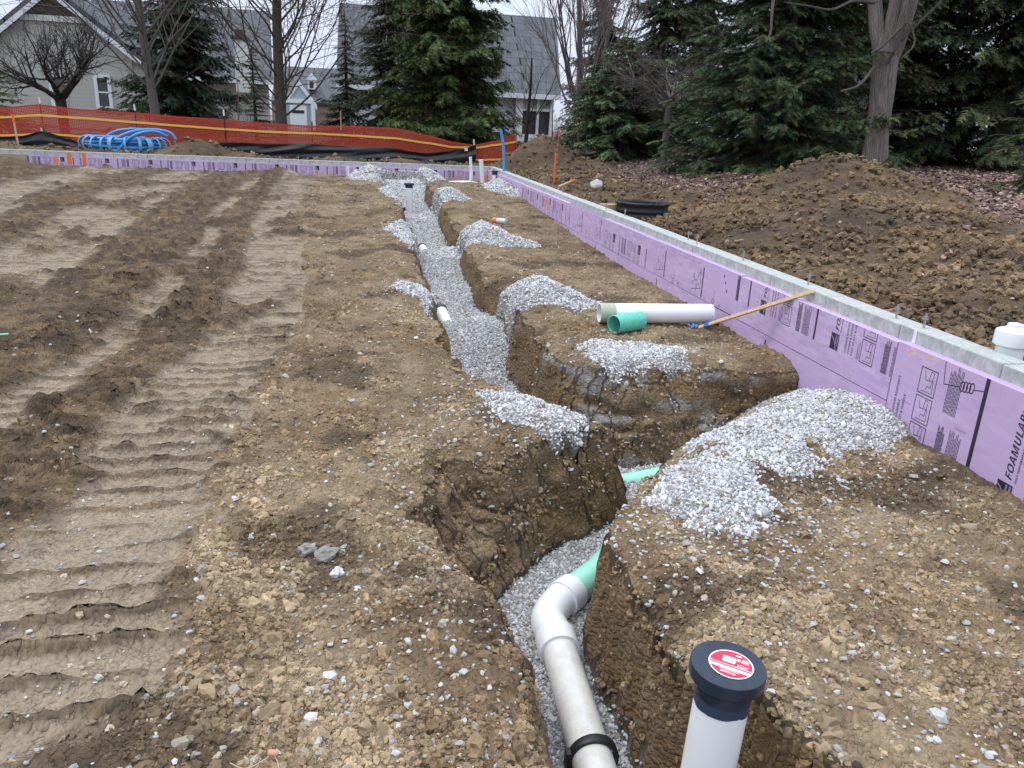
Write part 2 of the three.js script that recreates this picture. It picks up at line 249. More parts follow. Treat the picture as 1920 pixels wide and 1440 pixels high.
const outerMesh = struct('outer_ground', buildSheet(OX, OZ, outer, outerColour, (x, y, z, o) => y < -.5 ? 0 : o.soil * (.09 * Math.abs(fbm(x * 5, y * 5, z * 5, 3)) + .03 * fbm(x * 13, y * 13, z * 13, 2) - .02) + o.litter * .01 * fbm(x * 14, 1, z * 14, 2)), soilMat);
// ---------- loose stuff on the ground ----------
function lump(seed, detail, jag, sx, sy, sz, flat) { const g0 = new THREE.IcosahedronGeometry(1, detail), p = g0.attributes.position, R = mulberry(seed), off = R() * 50; for (let i = 0; i < p.count; i++) { const x = p.getX(i), y = p.getY(i), z = p.getZ(i), k = 1 + jag * 1.8 * nz(x * 1.3 + off, y * 1.3, z * 1.3 + off) + jag * .5 * nz(x * 3.1 + off, y * 3.1, z * 3.1); p.setXYZ(i, x * k * sx, y * k * sy, z * k * sz); } if (flat) { g0.computeVertexNormals(); return g0; } g0.deleteAttribute('uv'); g0.deleteAttribute('normal'); const g = mergeVertices(g0, 1e-4); g.computeVertexNormals(); return g; }
const chipGeo = [1, 2, 3, 4, 5].map(s => lump(s * 13, 0, .42, 1, .62, .78, true));
const crumbGeo = [1, 2, 3, 4, 5, 6].map(s => lump(s * 29, 1, .46, 1, .8, .9, true));
const chipMat = std(0xffffff, .85), crumbMat = std(0xffffff, .95, { bumpMap: null });
const _m = new THREE.Matrix4(), _q = new THREE.Quaternion(), _e = new THREE.Euler();
function scatter(list, geos, mat, name, label, cat) { // list of [x,y,z,size,r,g,b]
  const per = geos.map(() => []); list.forEach((a, i) => per[i % geos.length].push(a));
  const R = mulberry(name.length * 101 + list.length);
  per.forEach((L, v) => { if (!L.length) return; const im = new THREE.InstancedMesh(geos[v], mat, L.length); const c = new THREE.Color(); L.forEach((a, i) => { _e.set(R() * 6.3, R() * 6.3, R() * 6.3); if (a[7]) _e.set(R() * .7 - .35, R() * 6.3, R() * .7 - .35); _q.setFromEuler(_e); const s = a[3]; _m.compose(V(a[0], a[1], a[2]), _q, V(s * rr(.8, 1.25, R), s * rr(.7, 1.1, R), s * rr(.8, 1.25, R))); im.setMatrixAt(i, _m); im.setColorAt(i, c.setRGB(a[4], a[5], a[6])); }); stuff(im, name, label, cat); });
}
const stoneCol = R => { const k = rr(.34, .58, R) * (R() < .12 ? 1.25 : 1) * (R() < .14 ? .62 : 1), w = R() * .04; return [k * (.985 + w), k, k * (1.02 - w)]; };
const near = (x, y, z, o, R) => { const c = soilColour(x, y, z, o), k = rr(.68, 1.22, R); return R() < .05 ? [.36 * k, .31 * k, .25 * k] : c.map(v => v * k); };
const clodCol = R => { const t = R(); const c = t < .45 ? mixc(C_MID, C_PALE, R()) : t < .7 ? mixc(C_MID, C_OCHRE, R()) : t < .85 ? mixc(C_DARK, C_MID, R()) : [.40, .33, .25]; const k = rr(.8, 1.2, R); return c.map(v => v * k); };
{
  const R = mulberry(5), gravel = [], crumbs = [], strays = [], grit = [];
  // gravel bed and spills
  for (let z = -.45; z > -16.6;) { const s = clamp(.0088 + .0009 * -z, .0100, .022); for (let x = -.7; x < 2.28; x += s) { const px = x + (R() - .5) * s, pz = z + (R() - .5) * s, o = gridAt(px, pz); if (R() < (o.g - .06) * 1.5) { const t = R(); gravel.push([px, o.y + s * .25 * (R() - .2), pz, s * rr(.45, .85, R) * (R() < .12 ? 1.5 : 1), ...(R() < .07 ? [.27, .215, .15] : stoneCol(R).map(v => v * (o.y > -.14 ? 1.16 : .98)))]); } } z -= s * .95; }
  // stray stones round the spills and all over
  for (let k = 0; k < 60000; k++) { const d = Math.exp(rr(Math.log(1.1), Math.log(16), R)), a = rr(-.95, .95, R), x = Math.sin(a) * d, z = -Math.cos(a) * d; if (x > 2.25 || x < -9 || z > -.6 || z < -16.4) continue; const o = gridAt(x, z); if (o.g > .4) continue; let near = 0; for (const s of spills) near = Math.max(near, 1 - ss(-.05, .5, s.sd(x, z))); if (o.cut > .4 && near < .3) continue; const p = .05 + 1.0 * near * near + .16 * ss(-.4, .2, x) * ss(-7, -2, z) + .1 * ss(.2, .5, nz(x * 1.4, 66, z * 1.4)) + .5 * Math.exp(-sq((x + .9) / .5) - sq((z + 8.95) / .22)); if (R() > p) continue; const s = (.003 + .0085 * R() * R()) * (1 + .03 * d) * (R() < .05 ? 1.7 : 1); const k2 = rr(.30, .56, R); strays.push([x, o.y + s * .35, z, s, k2, k2 * .99, k2 * .96, 1]); }
  // crumbs and clods of soil
  for (let k = 0; k < 420000; k++) { const d = Math.exp(rr(Math.log(.9), Math.log(15), R)), a = rr(-.9, .95, R), x = Math.sin(a) * d, z = -Math.cos(a) * d; if (x > 2.25 || x < -9 || z > -.5 || z < -16.4) continue; const o = gridAt(x, z); if (o.g > .25) continue; const ln = lanes(x, z), f = ln.inField * (x < .3 ? 1 : 0); o.ln = ln; let p = o.cut > .3 ? .7 : mix(.06 + .74 * ss(-.12, .22, fbm(x * 2.3, 14, z * 2.3, 4) + .06), .02 + .16 * (1 - ln.pan), f); if (R() > p) continue; const s = (.0016 + .0085 * Math.pow(R(), 4.5)) * (1 + .085 * d) * (f ? .8 : 1); crumbs.push([x, o.y + s * .1, z, s, ...near(x, o.y, z, o, R)]); }
  for (let k = 0; k < 5200; k++) { const d = Math.exp(rr(Math.log(1), Math.log(15), R)), a = rr(-.9, .95, R), x = Math.sin(a) * d, z = -Math.cos(a) * d; if (x > 2.2 || x < -9 || z < -16.3) continue; const o = gridAt(x, z); if (o.g > .25 || o.cut > .3) continue; const ln = lanes(x, z), f = ln.inField * (x < .3 ? 1 : 0); const bank = Math.exp(-sq((ln.u + .08) / .12)); let p = .12 + .75 * ss(.05, .35, fbm(x * 1.7, 24, z * 1.7, 3)) + bank * .7; if (f > .5) p *= .12; if (R() > p) continue; const s = rr(.008, .022, R) * (1 + .03 * d); o.ln = ln; crumbs.push([x, o.y + s * .1, z, s, ...near(x, o.y, z, o, R)]); }
  scatter(gravel, chipGeo, chipMat, 'gravel', 'grey crushed stone bedding and spills along the trenches', 'gravel');
  scatter(strays, chipGeo, chipMat, 'stray_gravel', 'small pale stone chips strewn over the brown soil', 'gravel');
  scatter(crumbs, crumbGeo, crumbMat, 'soil_crumbs', 'loose crumbs and small clods of brown soil', 'soil');
  console.log('gravel', gravel.length, 'strays', strays.length, 'crumbs', crumbs.length, 'grid', NX, NZ, 'outer', OX.length, OZ.length);
}
// ---------- foundation walls: poured concrete, anchor bolts, printed insulation boards ----------
const concMap = dataTex(512, (u, v) => { const s = u * 6.2832, t = v * 6.2832, a = Math.cos(s), b = Math.sin(s), c = Math.cos(t), d = Math.sin(t); const m = .6 * nz(a * 2, b * 2 + c * 2, d * 2) + .5 * nz(a * 6, b * 6 + c * 6, d * 6 + 5) + .3 * nz(a * 22, b * 22 + c * 22, d * 22); const k = 200 + 38 * m; return [k * .995, k, k * .985].map(x => clamp(x, 0, 255)); }, true);
const concMat = new THREE.MeshStandardMaterial({ color: lin(.72, .735, .73), map: concMap, roughness: .9, bumpMap: concMap, bumpScale: .003 });
const steelMat = std([.42, .43, .44], .45, { metalness: .7 });
const PPM = 640, FOAM = '#c0a6cb', INK = '#2a2233';
function boardTex(z0, z1, y0, y1, draw) {
  return canvasTex(Math.round((z1 - z0) * PPM), Math.round((y1 - y0) * PPM), (c, w, h) => {
    c.fillStyle = FOAM; c.fillRect(0, 0, w, h);
    const R = mulberry(Math.round(z0 * 100 + y0 * 977));
    for (let k = 0; k < 260; k++) { c.fillStyle = `rgba(${R() < .5 ? '255,250,255' : '120,95,150'},${.03 + R() * .05})`; c.beginPath(); c.ellipse(R() * w, R() * h, 4 + R() * 70, 2 + R() * 14, R() * .4 - .2, 0, 6.3); c.fill(); }
    for (let k = 0; k < 30; k++) { c.strokeStyle = `rgba(255,250,255,${.08 + R() * .15})`; c.lineWidth = .6 + R(); c.beginPath(); const x = R() * w, y = R() * h; c.moveTo(x, y); c.lineTo(x + (R() - .5) * 60, y + (R() - .5) * 40); c.stroke(); }
    for (let k = 0; k < 90; k++) { c.fillStyle = `rgba(105,80,60,${.12 + R() * .25})`; c.beginPath(); c.ellipse(R() * w, h * (1 - R() * R()), .6 + R() * R() * 5, .6 + R() * 3, R(), 0, 6.3); c.fill(); }
    const X = z => (z - z0) * PPM, Y = y => (y1 - y) * PPM, S = v => v * PPM;
    c.fillStyle = c.strokeStyle = INK;
    const K = {
      c, X, Y, S, R,
      vt(text, z, y, len, hgt, dir, font = 'bold', al = 1) { c.save(); c.globalAlpha = al; c.translate(X(z), Y(y)); c.rotate(-dir * Math.PI / 2); c.font = `${font} ${S(hgt) * 1.34}px sans-serif`; c.textBaseline = 'alphabetic'; const m = c.measureText(text).width; c.scale(S(len) / m, 1); c.fillText(text, 0, 0); c.restore(); },
      rect(za, zb, ya, yb, al = 1) { c.globalAlpha = al; c.fillRect(X(za), Y(yb), S(zb - za), S(yb - ya)); c.globalAlpha = 1; },
      line(pts, lw = .004) { c.lineWidth = S(lw); c.beginPath(); pts.forEach((p, i) => i ? c.lineTo(X(p[0]), Y(p[1])) : c.moveTo(X(p[0]), Y(p[1]))); c.stroke(); },
      para(za, zb, y, len, dir, n) { for (let i = 0; i < n; i++) { const z = mix(za, zb, (i + .5) / n); let p = y; const e = y + dir * len * rr(.78, 1, R); c.globalAlpha = .8; while ((e - p) * dir > 0) { const l = rr(.006, .022, R); c.fillRect(X(z) - S(.0022), dir > 0 ? Y(p + l) : Y(p), S(.0044), S(l * .86)); p += dir * l; } c.globalAlpha = 1; } },
      unit(zl, yb, d, thick = .016) { // one repeat of the print: rule, emblem, name, claims, pictures, small print
        const q = o => zl + d * o, yy = o => yb + d * o;
        c.fillRect(Math.min(X(q(-thick / 2)), X(q(thick / 2))), d > 0 ? Y(yy(.6)) : Y(yy(0)), S(thick), S(.6));
        const x0 = Math.min(X(q(.155)), X(q(.228))); c.fillRect(x0, d > 0 ? Y(yy(.085)) : Y(yy(0)), S(.073), S(.085));
        c.save(); c.strokeStyle = FOAM; c.lineWidth = S(.004); c.beginPath(); c.moveTo(x0, d > 0 ? Y(yy(.07)) : Y(yy(.015))); c.quadraticCurveTo(x0 + S(.04), d > 0 ? Y(yy(.05)) : Y(yy(.04)), x0 + S(.055), d > 0 ? Y(yy(0)) : Y(yy(.085))); c.stroke(); c.fillStyle = FOAM; K.vt('OWENS', q(.204), yy(.03), .05, .011, d); K.vt('CORNING', q(.221), yy(.022), .058, .011, d); c.restore();
        K.vt('FOAMULAR', q(.214), yy(.098), .255, .034, d, 'italic bold'); K.vt('®', q(.195), yy(.36), .012, .01, d);
        K.vt('HIGH PERFORMANCE XPS INSULATION', q(.238), yy(.098), .27, .010, d);
        K.vt('· SUPERIOR MOISTURE RESISTANCE', q(.298), yy(.002), .285, .015, d); K.vt('· STRONG & DURABLE', q(.326), yy(.002), .18, .015, d); K.vt('· EASY TO CUT & HANDLE', q(.354), yy(.002), .215, .015, d);
        K.vt('BASEMENTS &', q(.395), yy(.008), .075, .009, d); K.vt('CRAWL SPACES', q(.408), yy(.005), .09, .009, d);
        for (const o of [.005, .13, .256]) { const a = q(.418), b = q(.518), y1b = yy(o), y2b = yy(o + .112); K.line([[a, y1b], [b, y1b], [b, y2b], [a, y2b], [a, y1b]], .004); K.line([[mix(a, b, .2), mix(y1b, y2b, .1)], [mix(a, b, .85), mix(y1b, y2b, .12)], [mix(a, b, .8), mix(y1b, y2b, .6)], [mix(a, b, .35), mix(y1b, y2b, .55)], [mix(a, b, .25), mix(y1b, y2b, .9)]], .0025); K.line([[mix(a, b, .55), mix(y1b, y2b, .55)], [mix(a, b, .62), mix(y1b, y2b, .95)], [mix(a, b, .8), mix(y1b, y2b, .9)], [mix(a, b, .7), mix(y1b, y2b, .3)], [mix(a, b, .5), mix(y1b, y2b, .35)], [mix(a, b, .45), mix(y1b, y2b, .2)]], .0025); }
        K.para(q(.585), q(.628), yy(0), .165, d, 8); K.para(q(.65), q(.72), yy(.0), .17, d, 9); K.para(q(.585), q(.66), yy(.22), .2, d, 10);
      },
      man(zl, yb) { K.rect(zl - .008, zl + .008, yb, yb + .22); const a = zl - .2; K.line([[a, yb], [a + .02, yb + .03], [a + .01, yb + .08], [a + .05, yb + .1], [a + .04, yb + .15], [a + .02, yb + .13], [a + .03, yb + .11]], .003); K.line([[a + .02, yb + .03], [a + .17, yb + .06], [a + .15, yb + .18], [a + .1, yb + .13], [a + .08, yb + .03], [a + .12, yb + .09], [a + .16, yb + .06]], .003); K.line([[a + .04, yb + .15], [a + .06, yb + .1], [a + .09, yb + .11]], .003); K.line([[zl + .22, yb + .01], [zl + .22, yb + .1]], .003); c.lineWidth = S(.005); c.beginPath(); c.ellipse(X(zl + .2), Y(yb + .015), S(.014), S(.02), 0, 0, 6.3); c.stroke(); c.beginPath(); c.ellipse(X(zl + .31), Y(yb + .01), S(.006), S(.009), 0, 0, 6.3); c.fill(); K.line([[zl + .33, yb], [zl + .33, yb + .02]], .003); },
      faint(y, step = .21) { for (let z = z0 + .09; z < z1; z += step) { c.save(); c.globalAlpha = .45; c.translate(X(z), Y(y)); c.font = `bold ${S(.012)}px sans-serif`; c.fillText('FOAMULAR', 0, 0); c.restore(); } },
      orange(z, y, w2, h2) { for (let k = 0; k < 90; k++) { c.fillStyle = `rgba(255,${110 + R() * 40 | 0},50,${.12 + R() * .3})`; c.beginPath(); c.ellipse(X(z + (R() + R() - 1) * w2), Y(y + (R() + R() - 1) * h2), 2 + R() * 7, 4 + R() * 22, 0, 0, 6.3); c.fill(); } c.fillStyle = INK; },
    };
    draw(K);
  });
}
function board(parent, tex, w, h, pos, alongX) { // printed face looks to -x (or to +z on the far wall)
  const g = alongX ? new THREE.BoxGeometry(w, h, .05) : new THREE.BoxGeometry(.05, h, w), uv = g.attributes.uv, n = g.attributes.normal;
  for (let i = 0; i < uv.count; i++) if (alongX ? n.getZ(i) < .5 : n.getX(i) > -.5) uv.setXY(i, .004, .5);
  const m = part('insulation_board', g, new THREE.MeshStandardMaterial({ map: tex, roughness: .55 }), parent); m.position.set(...pos); m.position.y += .003 * Math.sin(pos[2] * 37 + pos[0] * 11); return m;
}
function bolt(parent, x, z, tilt) { const b = part('anchor_bolt', [new THREE.CylinderGeometry(.005, .005, .075, 8).translate(0, .03, 0), new THREE.CylinderGeometry(.0095, .0095, .01, 6).translate(0, .05, 0), new THREE.CylinderGeometry(.013, .013, .003, 12).translate(0, .043, 0)], steelMat, parent); b.position.set(x, WALLTOP, z); b.rotation.set(tilt, 0, tilt * .7); }
const sideWall = thing('foundation_wall', 'long concrete foundation wall lined with purple boards beside the trench', 'wall', [0, 0, 0]);
{
  const R = mulberry(17);
  const gA = rbox(.12, .95, .612, 0, -.475, 0, .006);
  for (let k = -6; k < 23; k++) { const z = -2.46 - .615 * k + .3075; if (z < FARZ + .2) break; const m = part('concrete_panel', gA, concMat, sideWall); m.position.set(2.41 + rr(-.0015, .0015, R), WALLTOP + rr(-.003, .003, R), z); }
  part('concrete_panel', rbox(.12, .95, .5, 0, -.475, 0, .006), concMat, sideWall).position.set(2.411, WALLTOP + .001, FARZ + .17);
  for (const [z, t] of [[-8.09, .03], [-7.47, 0], [-5.82, .05], [-5.61, -.03], [-4.81, 0], [-4.0, .04], [-3.19, -.02], [-3.0, .06], [-1.9, 0], [-10.2, .05], [-11.4, 0], [-12.6, .03], [-13.9, 0], [-15, .02]]) bolt(sideWall, 2.415 + rr(-.01, .01, R), z, t);
  const FT = .37, GR = .09, LOW = -.45;
  const up = (z0, z1, draw) => board(sideWall, boardTex(z0, z1, GR + .002, FT, draw), z1 - z0 - .003, FT - GR - .004, [2.325, (FT + GR) / 2, (z0 + z1) / 2]);
  board(sideWall, boardTex(-2.995, -1.42, LOW, FT, K => { K.unit(-2.452, -.06, 1, .02); K.unit(-3.235, -.06, 1, .02); K.unit(-1.67, -.06, 1, .02); const { c, X, Y, S } = K; K.line([[-2.69, .37], [-2.675, .275], [-2.585, .292]], .004); K.line([[-2.515, .303], [-2.46, .315]], .004); c.lineWidth = S(.005); for (let i = 0; i < 4; i++) { c.beginPath(); c.ellipse(X(-2.575 + i * .017), Y(.297 + i * .003), S(.011), S(.021), .1, 0, 6.3); c.stroke(); } K.faint(.12, .34);
    c.fillStyle = 'rgba(190,140,110,.5)'; for (let k = 0; k < 40; k++) { c.beginPath(); c.ellipse(X(-2.93 + K.R() * .2), Y(.365 - K.R() * K.R() * .07), 3 + K.R() * 9, 2 + K.R() * 6, 0, 0, 6.3); c.fillStyle = `rgba(${190 + K.R() * 60 | 0},${150 + K.R() * 70 | 0},${130 + K.R() * 80 | 0},.3)`; c.fill(); } }), 1.572, FT - LOW, [2.325, (FT + LOW) / 2, -2.2075]);
  board(sideWall, boardTex(-1.42, .16, LOW, FT, K => { K.unit(-.9, -.06, 1, .02); K.unit(-.12, -.06, 1, .02); }), 1.577, FT - LOW, [2.325, (FT + LOW) / 2, -.63]);
  up(-4.59, -3.0, K => { K.unit(-3.665, .2, 1); K.unit(-4.445, .2, 1); for (const [z, y] of [[-4.33, .26]]) { K.c.beginPath(); K.c.arc(K.X(z), K.Y(y), 3, 0, 6.3); K.c.fill(); } });
  up(-6.17, -4.59, K => { K.man(-5.945, .1); K.man(-5.17, .1); K.faint(.33, .13); K.unit(-5.215, .2, 1, .001); K.c.fillStyle = FOAM; K.rect(-5.1, -4.62, .09, .37, 1); K.rect(-5.24, -5.19, .33, .37); K.c.fillStyle = INK; K.para(-4.63, -4.585, .2, .16, 1, 8); for (const [z, y] of [[-4.8, .28], [-4.77, .23], [-4.83, .32]]) { K.c.beginPath(); K.c.ellipse(K.X(z), K.Y(y), 5, 7, 0, 0, 6.3); K.c.fill(); } K.man(-5.17, .1); });
  up(-7.77, -6.17, K => { K.unit(-7.19, .265, -1); K.unit(-6.41, .265, -1); });
  up(-9.36, -7.77, K => { K.man(-9.25, .13); K.man(-8.64, .13); K.man(-7.87, .13); K.faint(.12, .3); });
  up(-10.95, -9.36, K => { K.unit(-10.2, .33, -1); K.unit(-9.46, .33, -1); K.orange(-10.64, .26, .12, .12); });
  up(-12.55, -10.95, K => { K.unit(-11.8, .33, -1); K.unit(-11.05, .33, -1); });
  up(-14.15, -12.55, K => { K.unit(-13.4, .33, -1); });
  up(-16.53, -14.15, K => { K.unit(-15.1, .33, -1); K.orange(-16.2, .2, .2, .1); });
  for (let z = -3.0, i = 0; z > -16; z -= 1.93, i++) { const z0 = Math.max(-16.53, z - 1.93); board(sideWall, boardTex(z0, z, LOW, GR, K => { K.faint(-.035, .33); K.rect(z0 + .75, z0 + .765, LOW, .04); K.man(z0 + .76, -.16); }), z - z0 - .003, GR - LOW - .003, [2.3275, (GR + LOW) / 2 - .001, (z + z0) / 2]); }
  // grout run down the inner face
  part('grout_streak', new THREE.CapsuleGeometry(.012, .05, 3, 8).scale(1, 1, .12).rotateY(Math.PI / 2).translate(2.349, .4, -2.965), std([.75, .76, .76], .7), sideWall);
}
const farWall = thing('foundation_wall', 'far concrete foundation wall with orange paint marks near its end', 'wall', [0, 0, 0]);
{
  const R = mulberry(18), gA = rbox(.612, .95, .12, 0, -.475, 0, .006);
  for (let k = 0; k < 28; k++) { const x = 2.35 - .3 - .615 * k; const m = part('concrete_panel', gA, concMat, farWall); m.position.set(x, WALLTOP + rr(-.003, .003, R), FARZ - .0602 + rr(-.0015, .0015, R)); }
  for (const px of [835, 857, 921, 560, 470, 300]) bolt(farWall, atZ(px, 308, FARZ - .06).x, FARZ - .06, .03);
  const FT = .345, LOW = -.4;
  let x = 2.297, i = 0; const marks = { 0: [1.95, .2], 6: [-6.1, .26] };
  for (; x > -6.9; x -= 1.585, i++) { const x0 = Math.max(-6.55, x - 1.585), ii = i; if (x0 >= x - .1) break; board(farWall, boardTex(x0, x, LOW, FT, K => { const n = Math.floor((x - x0) / .79); for (let k = 0; k <= n; k++) K.unit(x - .12 - .79 * k, FT - .02, -1); if (ii === 0) { K.orange(1.62, .15, .06, .08); K.orange(2.22, .22, .1, .08); } if (ii >= 5) { K.orange(-6.05, .24, .05, .14); K.orange(-5.6, .24, .05, .12); } if (ii === 1) { K.c.fillStyle = 'rgba(236,230,232,.85)'; K.rect(-.62, -.55, .05, .345); K.rect(-.5, -.2, .0, .345, .1); } }), x - x0 - .003, FT - LOW, [(x + x0) / 2, (FT + LOW) / 2, FARZ + .025], true); }
  part('bare_board', rbox(2.2, .7, .04, -7.66, .0, FARZ + .03, .004), std([.36, .30, .23], .9), farWall);
  for (const px of [129, 157]) { const p = atZ(px, 293, FARZ + .06); const s = part('paint_mark', new THREE.PlaneGeometry(.07, .22), std([.8, .18, .03], .8), farWall); s.position.set(p.x, .30, FARZ + .0525); }
}
// ---------- pipes and small things ----------
const pvcTex = dataTex(256, (u, v) => { const s = u * 6.2832, t = v * 6.2832; const m = nz(Math.cos(s) * 5, Math.sin(s) * 5 + Math.cos(t) * 5, Math.sin(t) * 5) + .8 * nz(Math.cos(s) * 12, Math.sin(s) * 12 + Math.cos(t) * 12, Math.sin(t) * 12); const k = 238 - 26 * ss(-.1, .7, m); return [k, k * .985, k * .955]; }, true);
pvcTex.repeat.set(1, 3);
const pvc = new THREE.MeshStandardMaterial({ color: lin(.80, .81, .82), roughness: .35 }), pvcDirty = new THREE.MeshStandardMaterial({ color: lin(.80, .795, .78), map: canvasTex(256, 1024, (c, w, h) => { const R = mulberry(6); c.fillStyle = '#f4f2ee'; c.fillRect(0, 0, w, h); for (let k = 0; k < 900; k++) { c.fillStyle = `rgba(${110 + R() * 60 | 0},${95 + R() * 50 | 0},${75 + R() * 40 | 0},${.01 + R() * .035})`; c.beginPath(); c.ellipse(R() * w, R() * h, 2 + R() * 26, 2 + R() * 30, R() * 3, 0, 6.3); c.fill(); } c.strokeStyle = 'rgba(90,100,120,.55)'; c.lineWidth = 2; for (let y = 30; y < h; y += 9 + R() * 9) { if (R() < .3) continue; c.beginPath(); c.moveTo(150 + R() * 3, y); c.lineTo(157 + R() * 4, y + R() * 5); c.stroke(); } }), roughness: .5 });
const mintPvc = new THREE.MeshStandardMaterial({ color: lin(.33, .72, .56), roughness: .4 });
const greenPvc = new THREE.MeshStandardMaterial({ color: lin(.13, .68, .55), map: pvcTex, roughness: .4, side: THREE.DoubleSide });
const rubber = new THREE.MeshStandardMaterial({ color: lin(.034, .050, .088), map: concMap, roughness: .6, roughnessMap: concMap }), blackPl = new THREE.MeshStandardMaterial({ color: lin(.016, .017, .019), roughness: .5, side: THREE.DoubleSide });
const tubeGeo = (r, t, L) => lathe([[r - t, 0], [r - t, L], [r, L], [r, 0], [r - t, 0]], 36);
function capGeo(r) { return lathe([[0, 0], [r * 1.33, 0], [r * 1.365, -.003], [r * 1.37, -.028], [r * 1.34, -.031], [r * 1.08, -.031], [r * 1.05, -.033], [r * 1.05, -.07], [r * 1.0, -.074]], 64); }
{ // standpipe close by, with a labelled rubber test cap
  const r = .057, g = thing('capped_standpipe', 'white upright pipe with dark cap bearing a round red label', 'pipe', [.687, -.5, -1.238]); g.rotation.z = -.03; g.rotation.x = .01;
  const H = .655;
  part('pipe', new THREE.CylinderGeometry(r, r, H, 40).translate(0, H / 2, 0), pvc, g);
  const cap = part('cap', capGeo(r).translate(0, H + .012, 0), rubber, g);
  const lab = canvasTex(512, 512, (c, w) => { const R = mulberry(3); c.fillStyle = '#f4eef0'; c.fillRect(0, 0, w, w); c.save(); c.beginPath(); c.arc(256, 256, 240, 0, 6.3); c.clip(); c.fillStyle = '#c7274a'; c.fillRect(0, 0, w, w); c.translate(256, 256); c.rotate(.5); c.fillStyle = '#f6f0f1'; c.fillRect(-260, 60, 520, 48); c.fillRect(-260, 20, 520, 7); c.fillRect(-260, 34, 520, 4); c.fillStyle = '#1d1418'; c.fillRect(-200, 29, 380, 3); c.fillStyle = '#f6f0f1'; c.beginPath(); c.roundRect(-110, -130, 150, 110, 18); c.fill(); c.fillStyle = '#333'; for (let k = 0; k < 16; k++) c.fillRect(-80 + k * 6, -90 + (k % 3) * 3, 3, 26); c.fillStyle = '#f6f0f1'; for (let k = 0; k < 5; k++) c.fillRect(70, -30 + k * 11, 130 - k * 8, 4); for (let k = 0; k < 7; k++) c.fillRect(90 + R() * 20, -150 + k * 11, 80 + R() * 20, 5); c.beginPath(); c.arc(66, -110, 24, 0, 6.3); c.fill(); for (let k = 0; k < 7; k++) c.fillRect(-92 + k * 25, 146 + R() * 8, 14 + R() * 6, 26); c.fillRect(-110, 122, 220, 8); c.fillRect(20, -196, 70, 22); c.restore(); });
  part('label', new THREE.CircleGeometry(.046, 48).rotateX(-Math.PI / 2).rotateY(-.12).translate(.004, H + .0135, .003), new THREE.MeshStandardMaterial({ map: lab, roughness: .35 }), g);
  const smear = new THREE.CylinderGeometry(r + .0012, r + .0012, .03, 48, 3, true), sp = smear.attributes.position; for (let i = 0; i < sp.count; i++) { const a = Math.atan2(sp.getZ(i), sp.getX(i)); if (sp.getY(i) < 0) sp.setY(i, sp.getY(i) * (1 + .7 * nz(a * 1.6, 3, 1) + .3 * nz(a * 5, 3, 1))); } part('primer_band', smear.translate(0, H - .07, 0), std([.03, .045, .09], .5), g);
}
{ // drain run in the near trench
  const y = -.375, r = .056, A = atY(1118, 1450, y), B = atY(1047, 1213, y), E1 = atY(1024, 1152, y), E2 = atY(1066, 1114, y), C = atY(1120, 1073, y), D = V(1.15, -.45, -2.82);
  const g = thing('drain_pipe', 'white pipe turning through an elbow into green pipe in the trench', 'pipe', [A.x, 0, A.z]); const L = v => v.clone().sub(V(A.x, 0, A.z));
  const A0 = A.clone().add(A.clone().sub(B).normalize().multiplyScalar(.8));
  const dAB = B.clone().sub(A).normalize(), dE = C.clone().sub(E2).normalize();
  part('white_pipe', tubeBetween(L(A0), L(B), r, r, 32), pvcDirty, g);
  const k = B.clone().addScaledVector(dAB, .055), k2 = E2.clone().addScaledVector(dE, -.055);
  const bend = new THREE.TubeGeometry(new THREE.CatmullRomCurve3([L(B).addScaledVector(dAB, -.02), L(B), L(k), L(E1).lerp(L(k), .25), L(k2), L(E2), L(E2).addScaledVector(dE, .02)], false, 'centripetal'), 40, r + .004, 28);
  const el = part('elbow', bend, pvc, g);
  part('hub', [new THREE.CylinderGeometry(r + .012, r + .01, .08, 36).applyQuaternion(new THREE.Quaternion().setFromUnitVectors(V(0, 1, 0), dAB)).translate(...L(B).addScaledVector(dAB, .01).toArray())], pvc, el);
  part('hub', [new THREE.CylinderGeometry(r + .01, r + .012, .07, 36).applyQuaternion(new THREE.Quaternion().setFromUnitVectors(V(0, 1, 0), dE)).translate(...L(E2).addScaledVector(dE, -.01).toArray())], pvc, el);
  part('green_pipe', curveTube([L(E2), L(C), L(V(.98, -.4, -2.66)), L(D)], r, 50, 24), mintPvc, g);
  const P = atY(1112, 1420, y), q = new THREE.Quaternion().setFromUnitVectors(V(0, 1, 0), dAB);
  part('pipe_strap', [lathe([[r, -.012], [r + .012, -.012], [r + .012, .012], [r, .012], [r, -.012]], 36), box(.016, .026, .05, -(r + .012), 0, 0), box(.05, .022, .012, -(r - .012), 0, -.055)].map(x => x.applyQuaternion(q).translate(...L(P).toArray())), blackPl, g);
}
{ const a = V(.98, -.455, -3.3), g = thing('drain_pipe', 'pale green pipe bedded in gravel where the trenches cross', 'pipe', a.toArray()); part('green_pipe', curveTube([V(0, 0, 0), V(.25, .005, -.02), V(.5, .02, -.08), V(.85, .03, -.2)], .056, 30, 24), mintPvc, g); }
function cappedStub(label, pa, pb, r, flange) { const g = thing('capped_pipe', label, 'pipe', [pa.x, pa.y, pa.z], 'capped drain risers along the trench'); const L = v => v.clone().sub(pa); part('pipe', tubeBetween(V(0, 0, 0), L(pb), r, r, 24), pvc, g); const d = L(pb).normalize(); part('cap', (flange ? capGeo(r) : lathe([[0, .012], [r * 1.05, .012], [r * 1.1, 0], [r * 1.1, -.035], [r, -.036]], 28)).applyQuaternion(new THREE.Quaternion().setFromUnitVectors(V(0, 1, 0), d)).translate(...L(pb).addScaledVector(d, .012).toArray()), rubber, g); return g; }
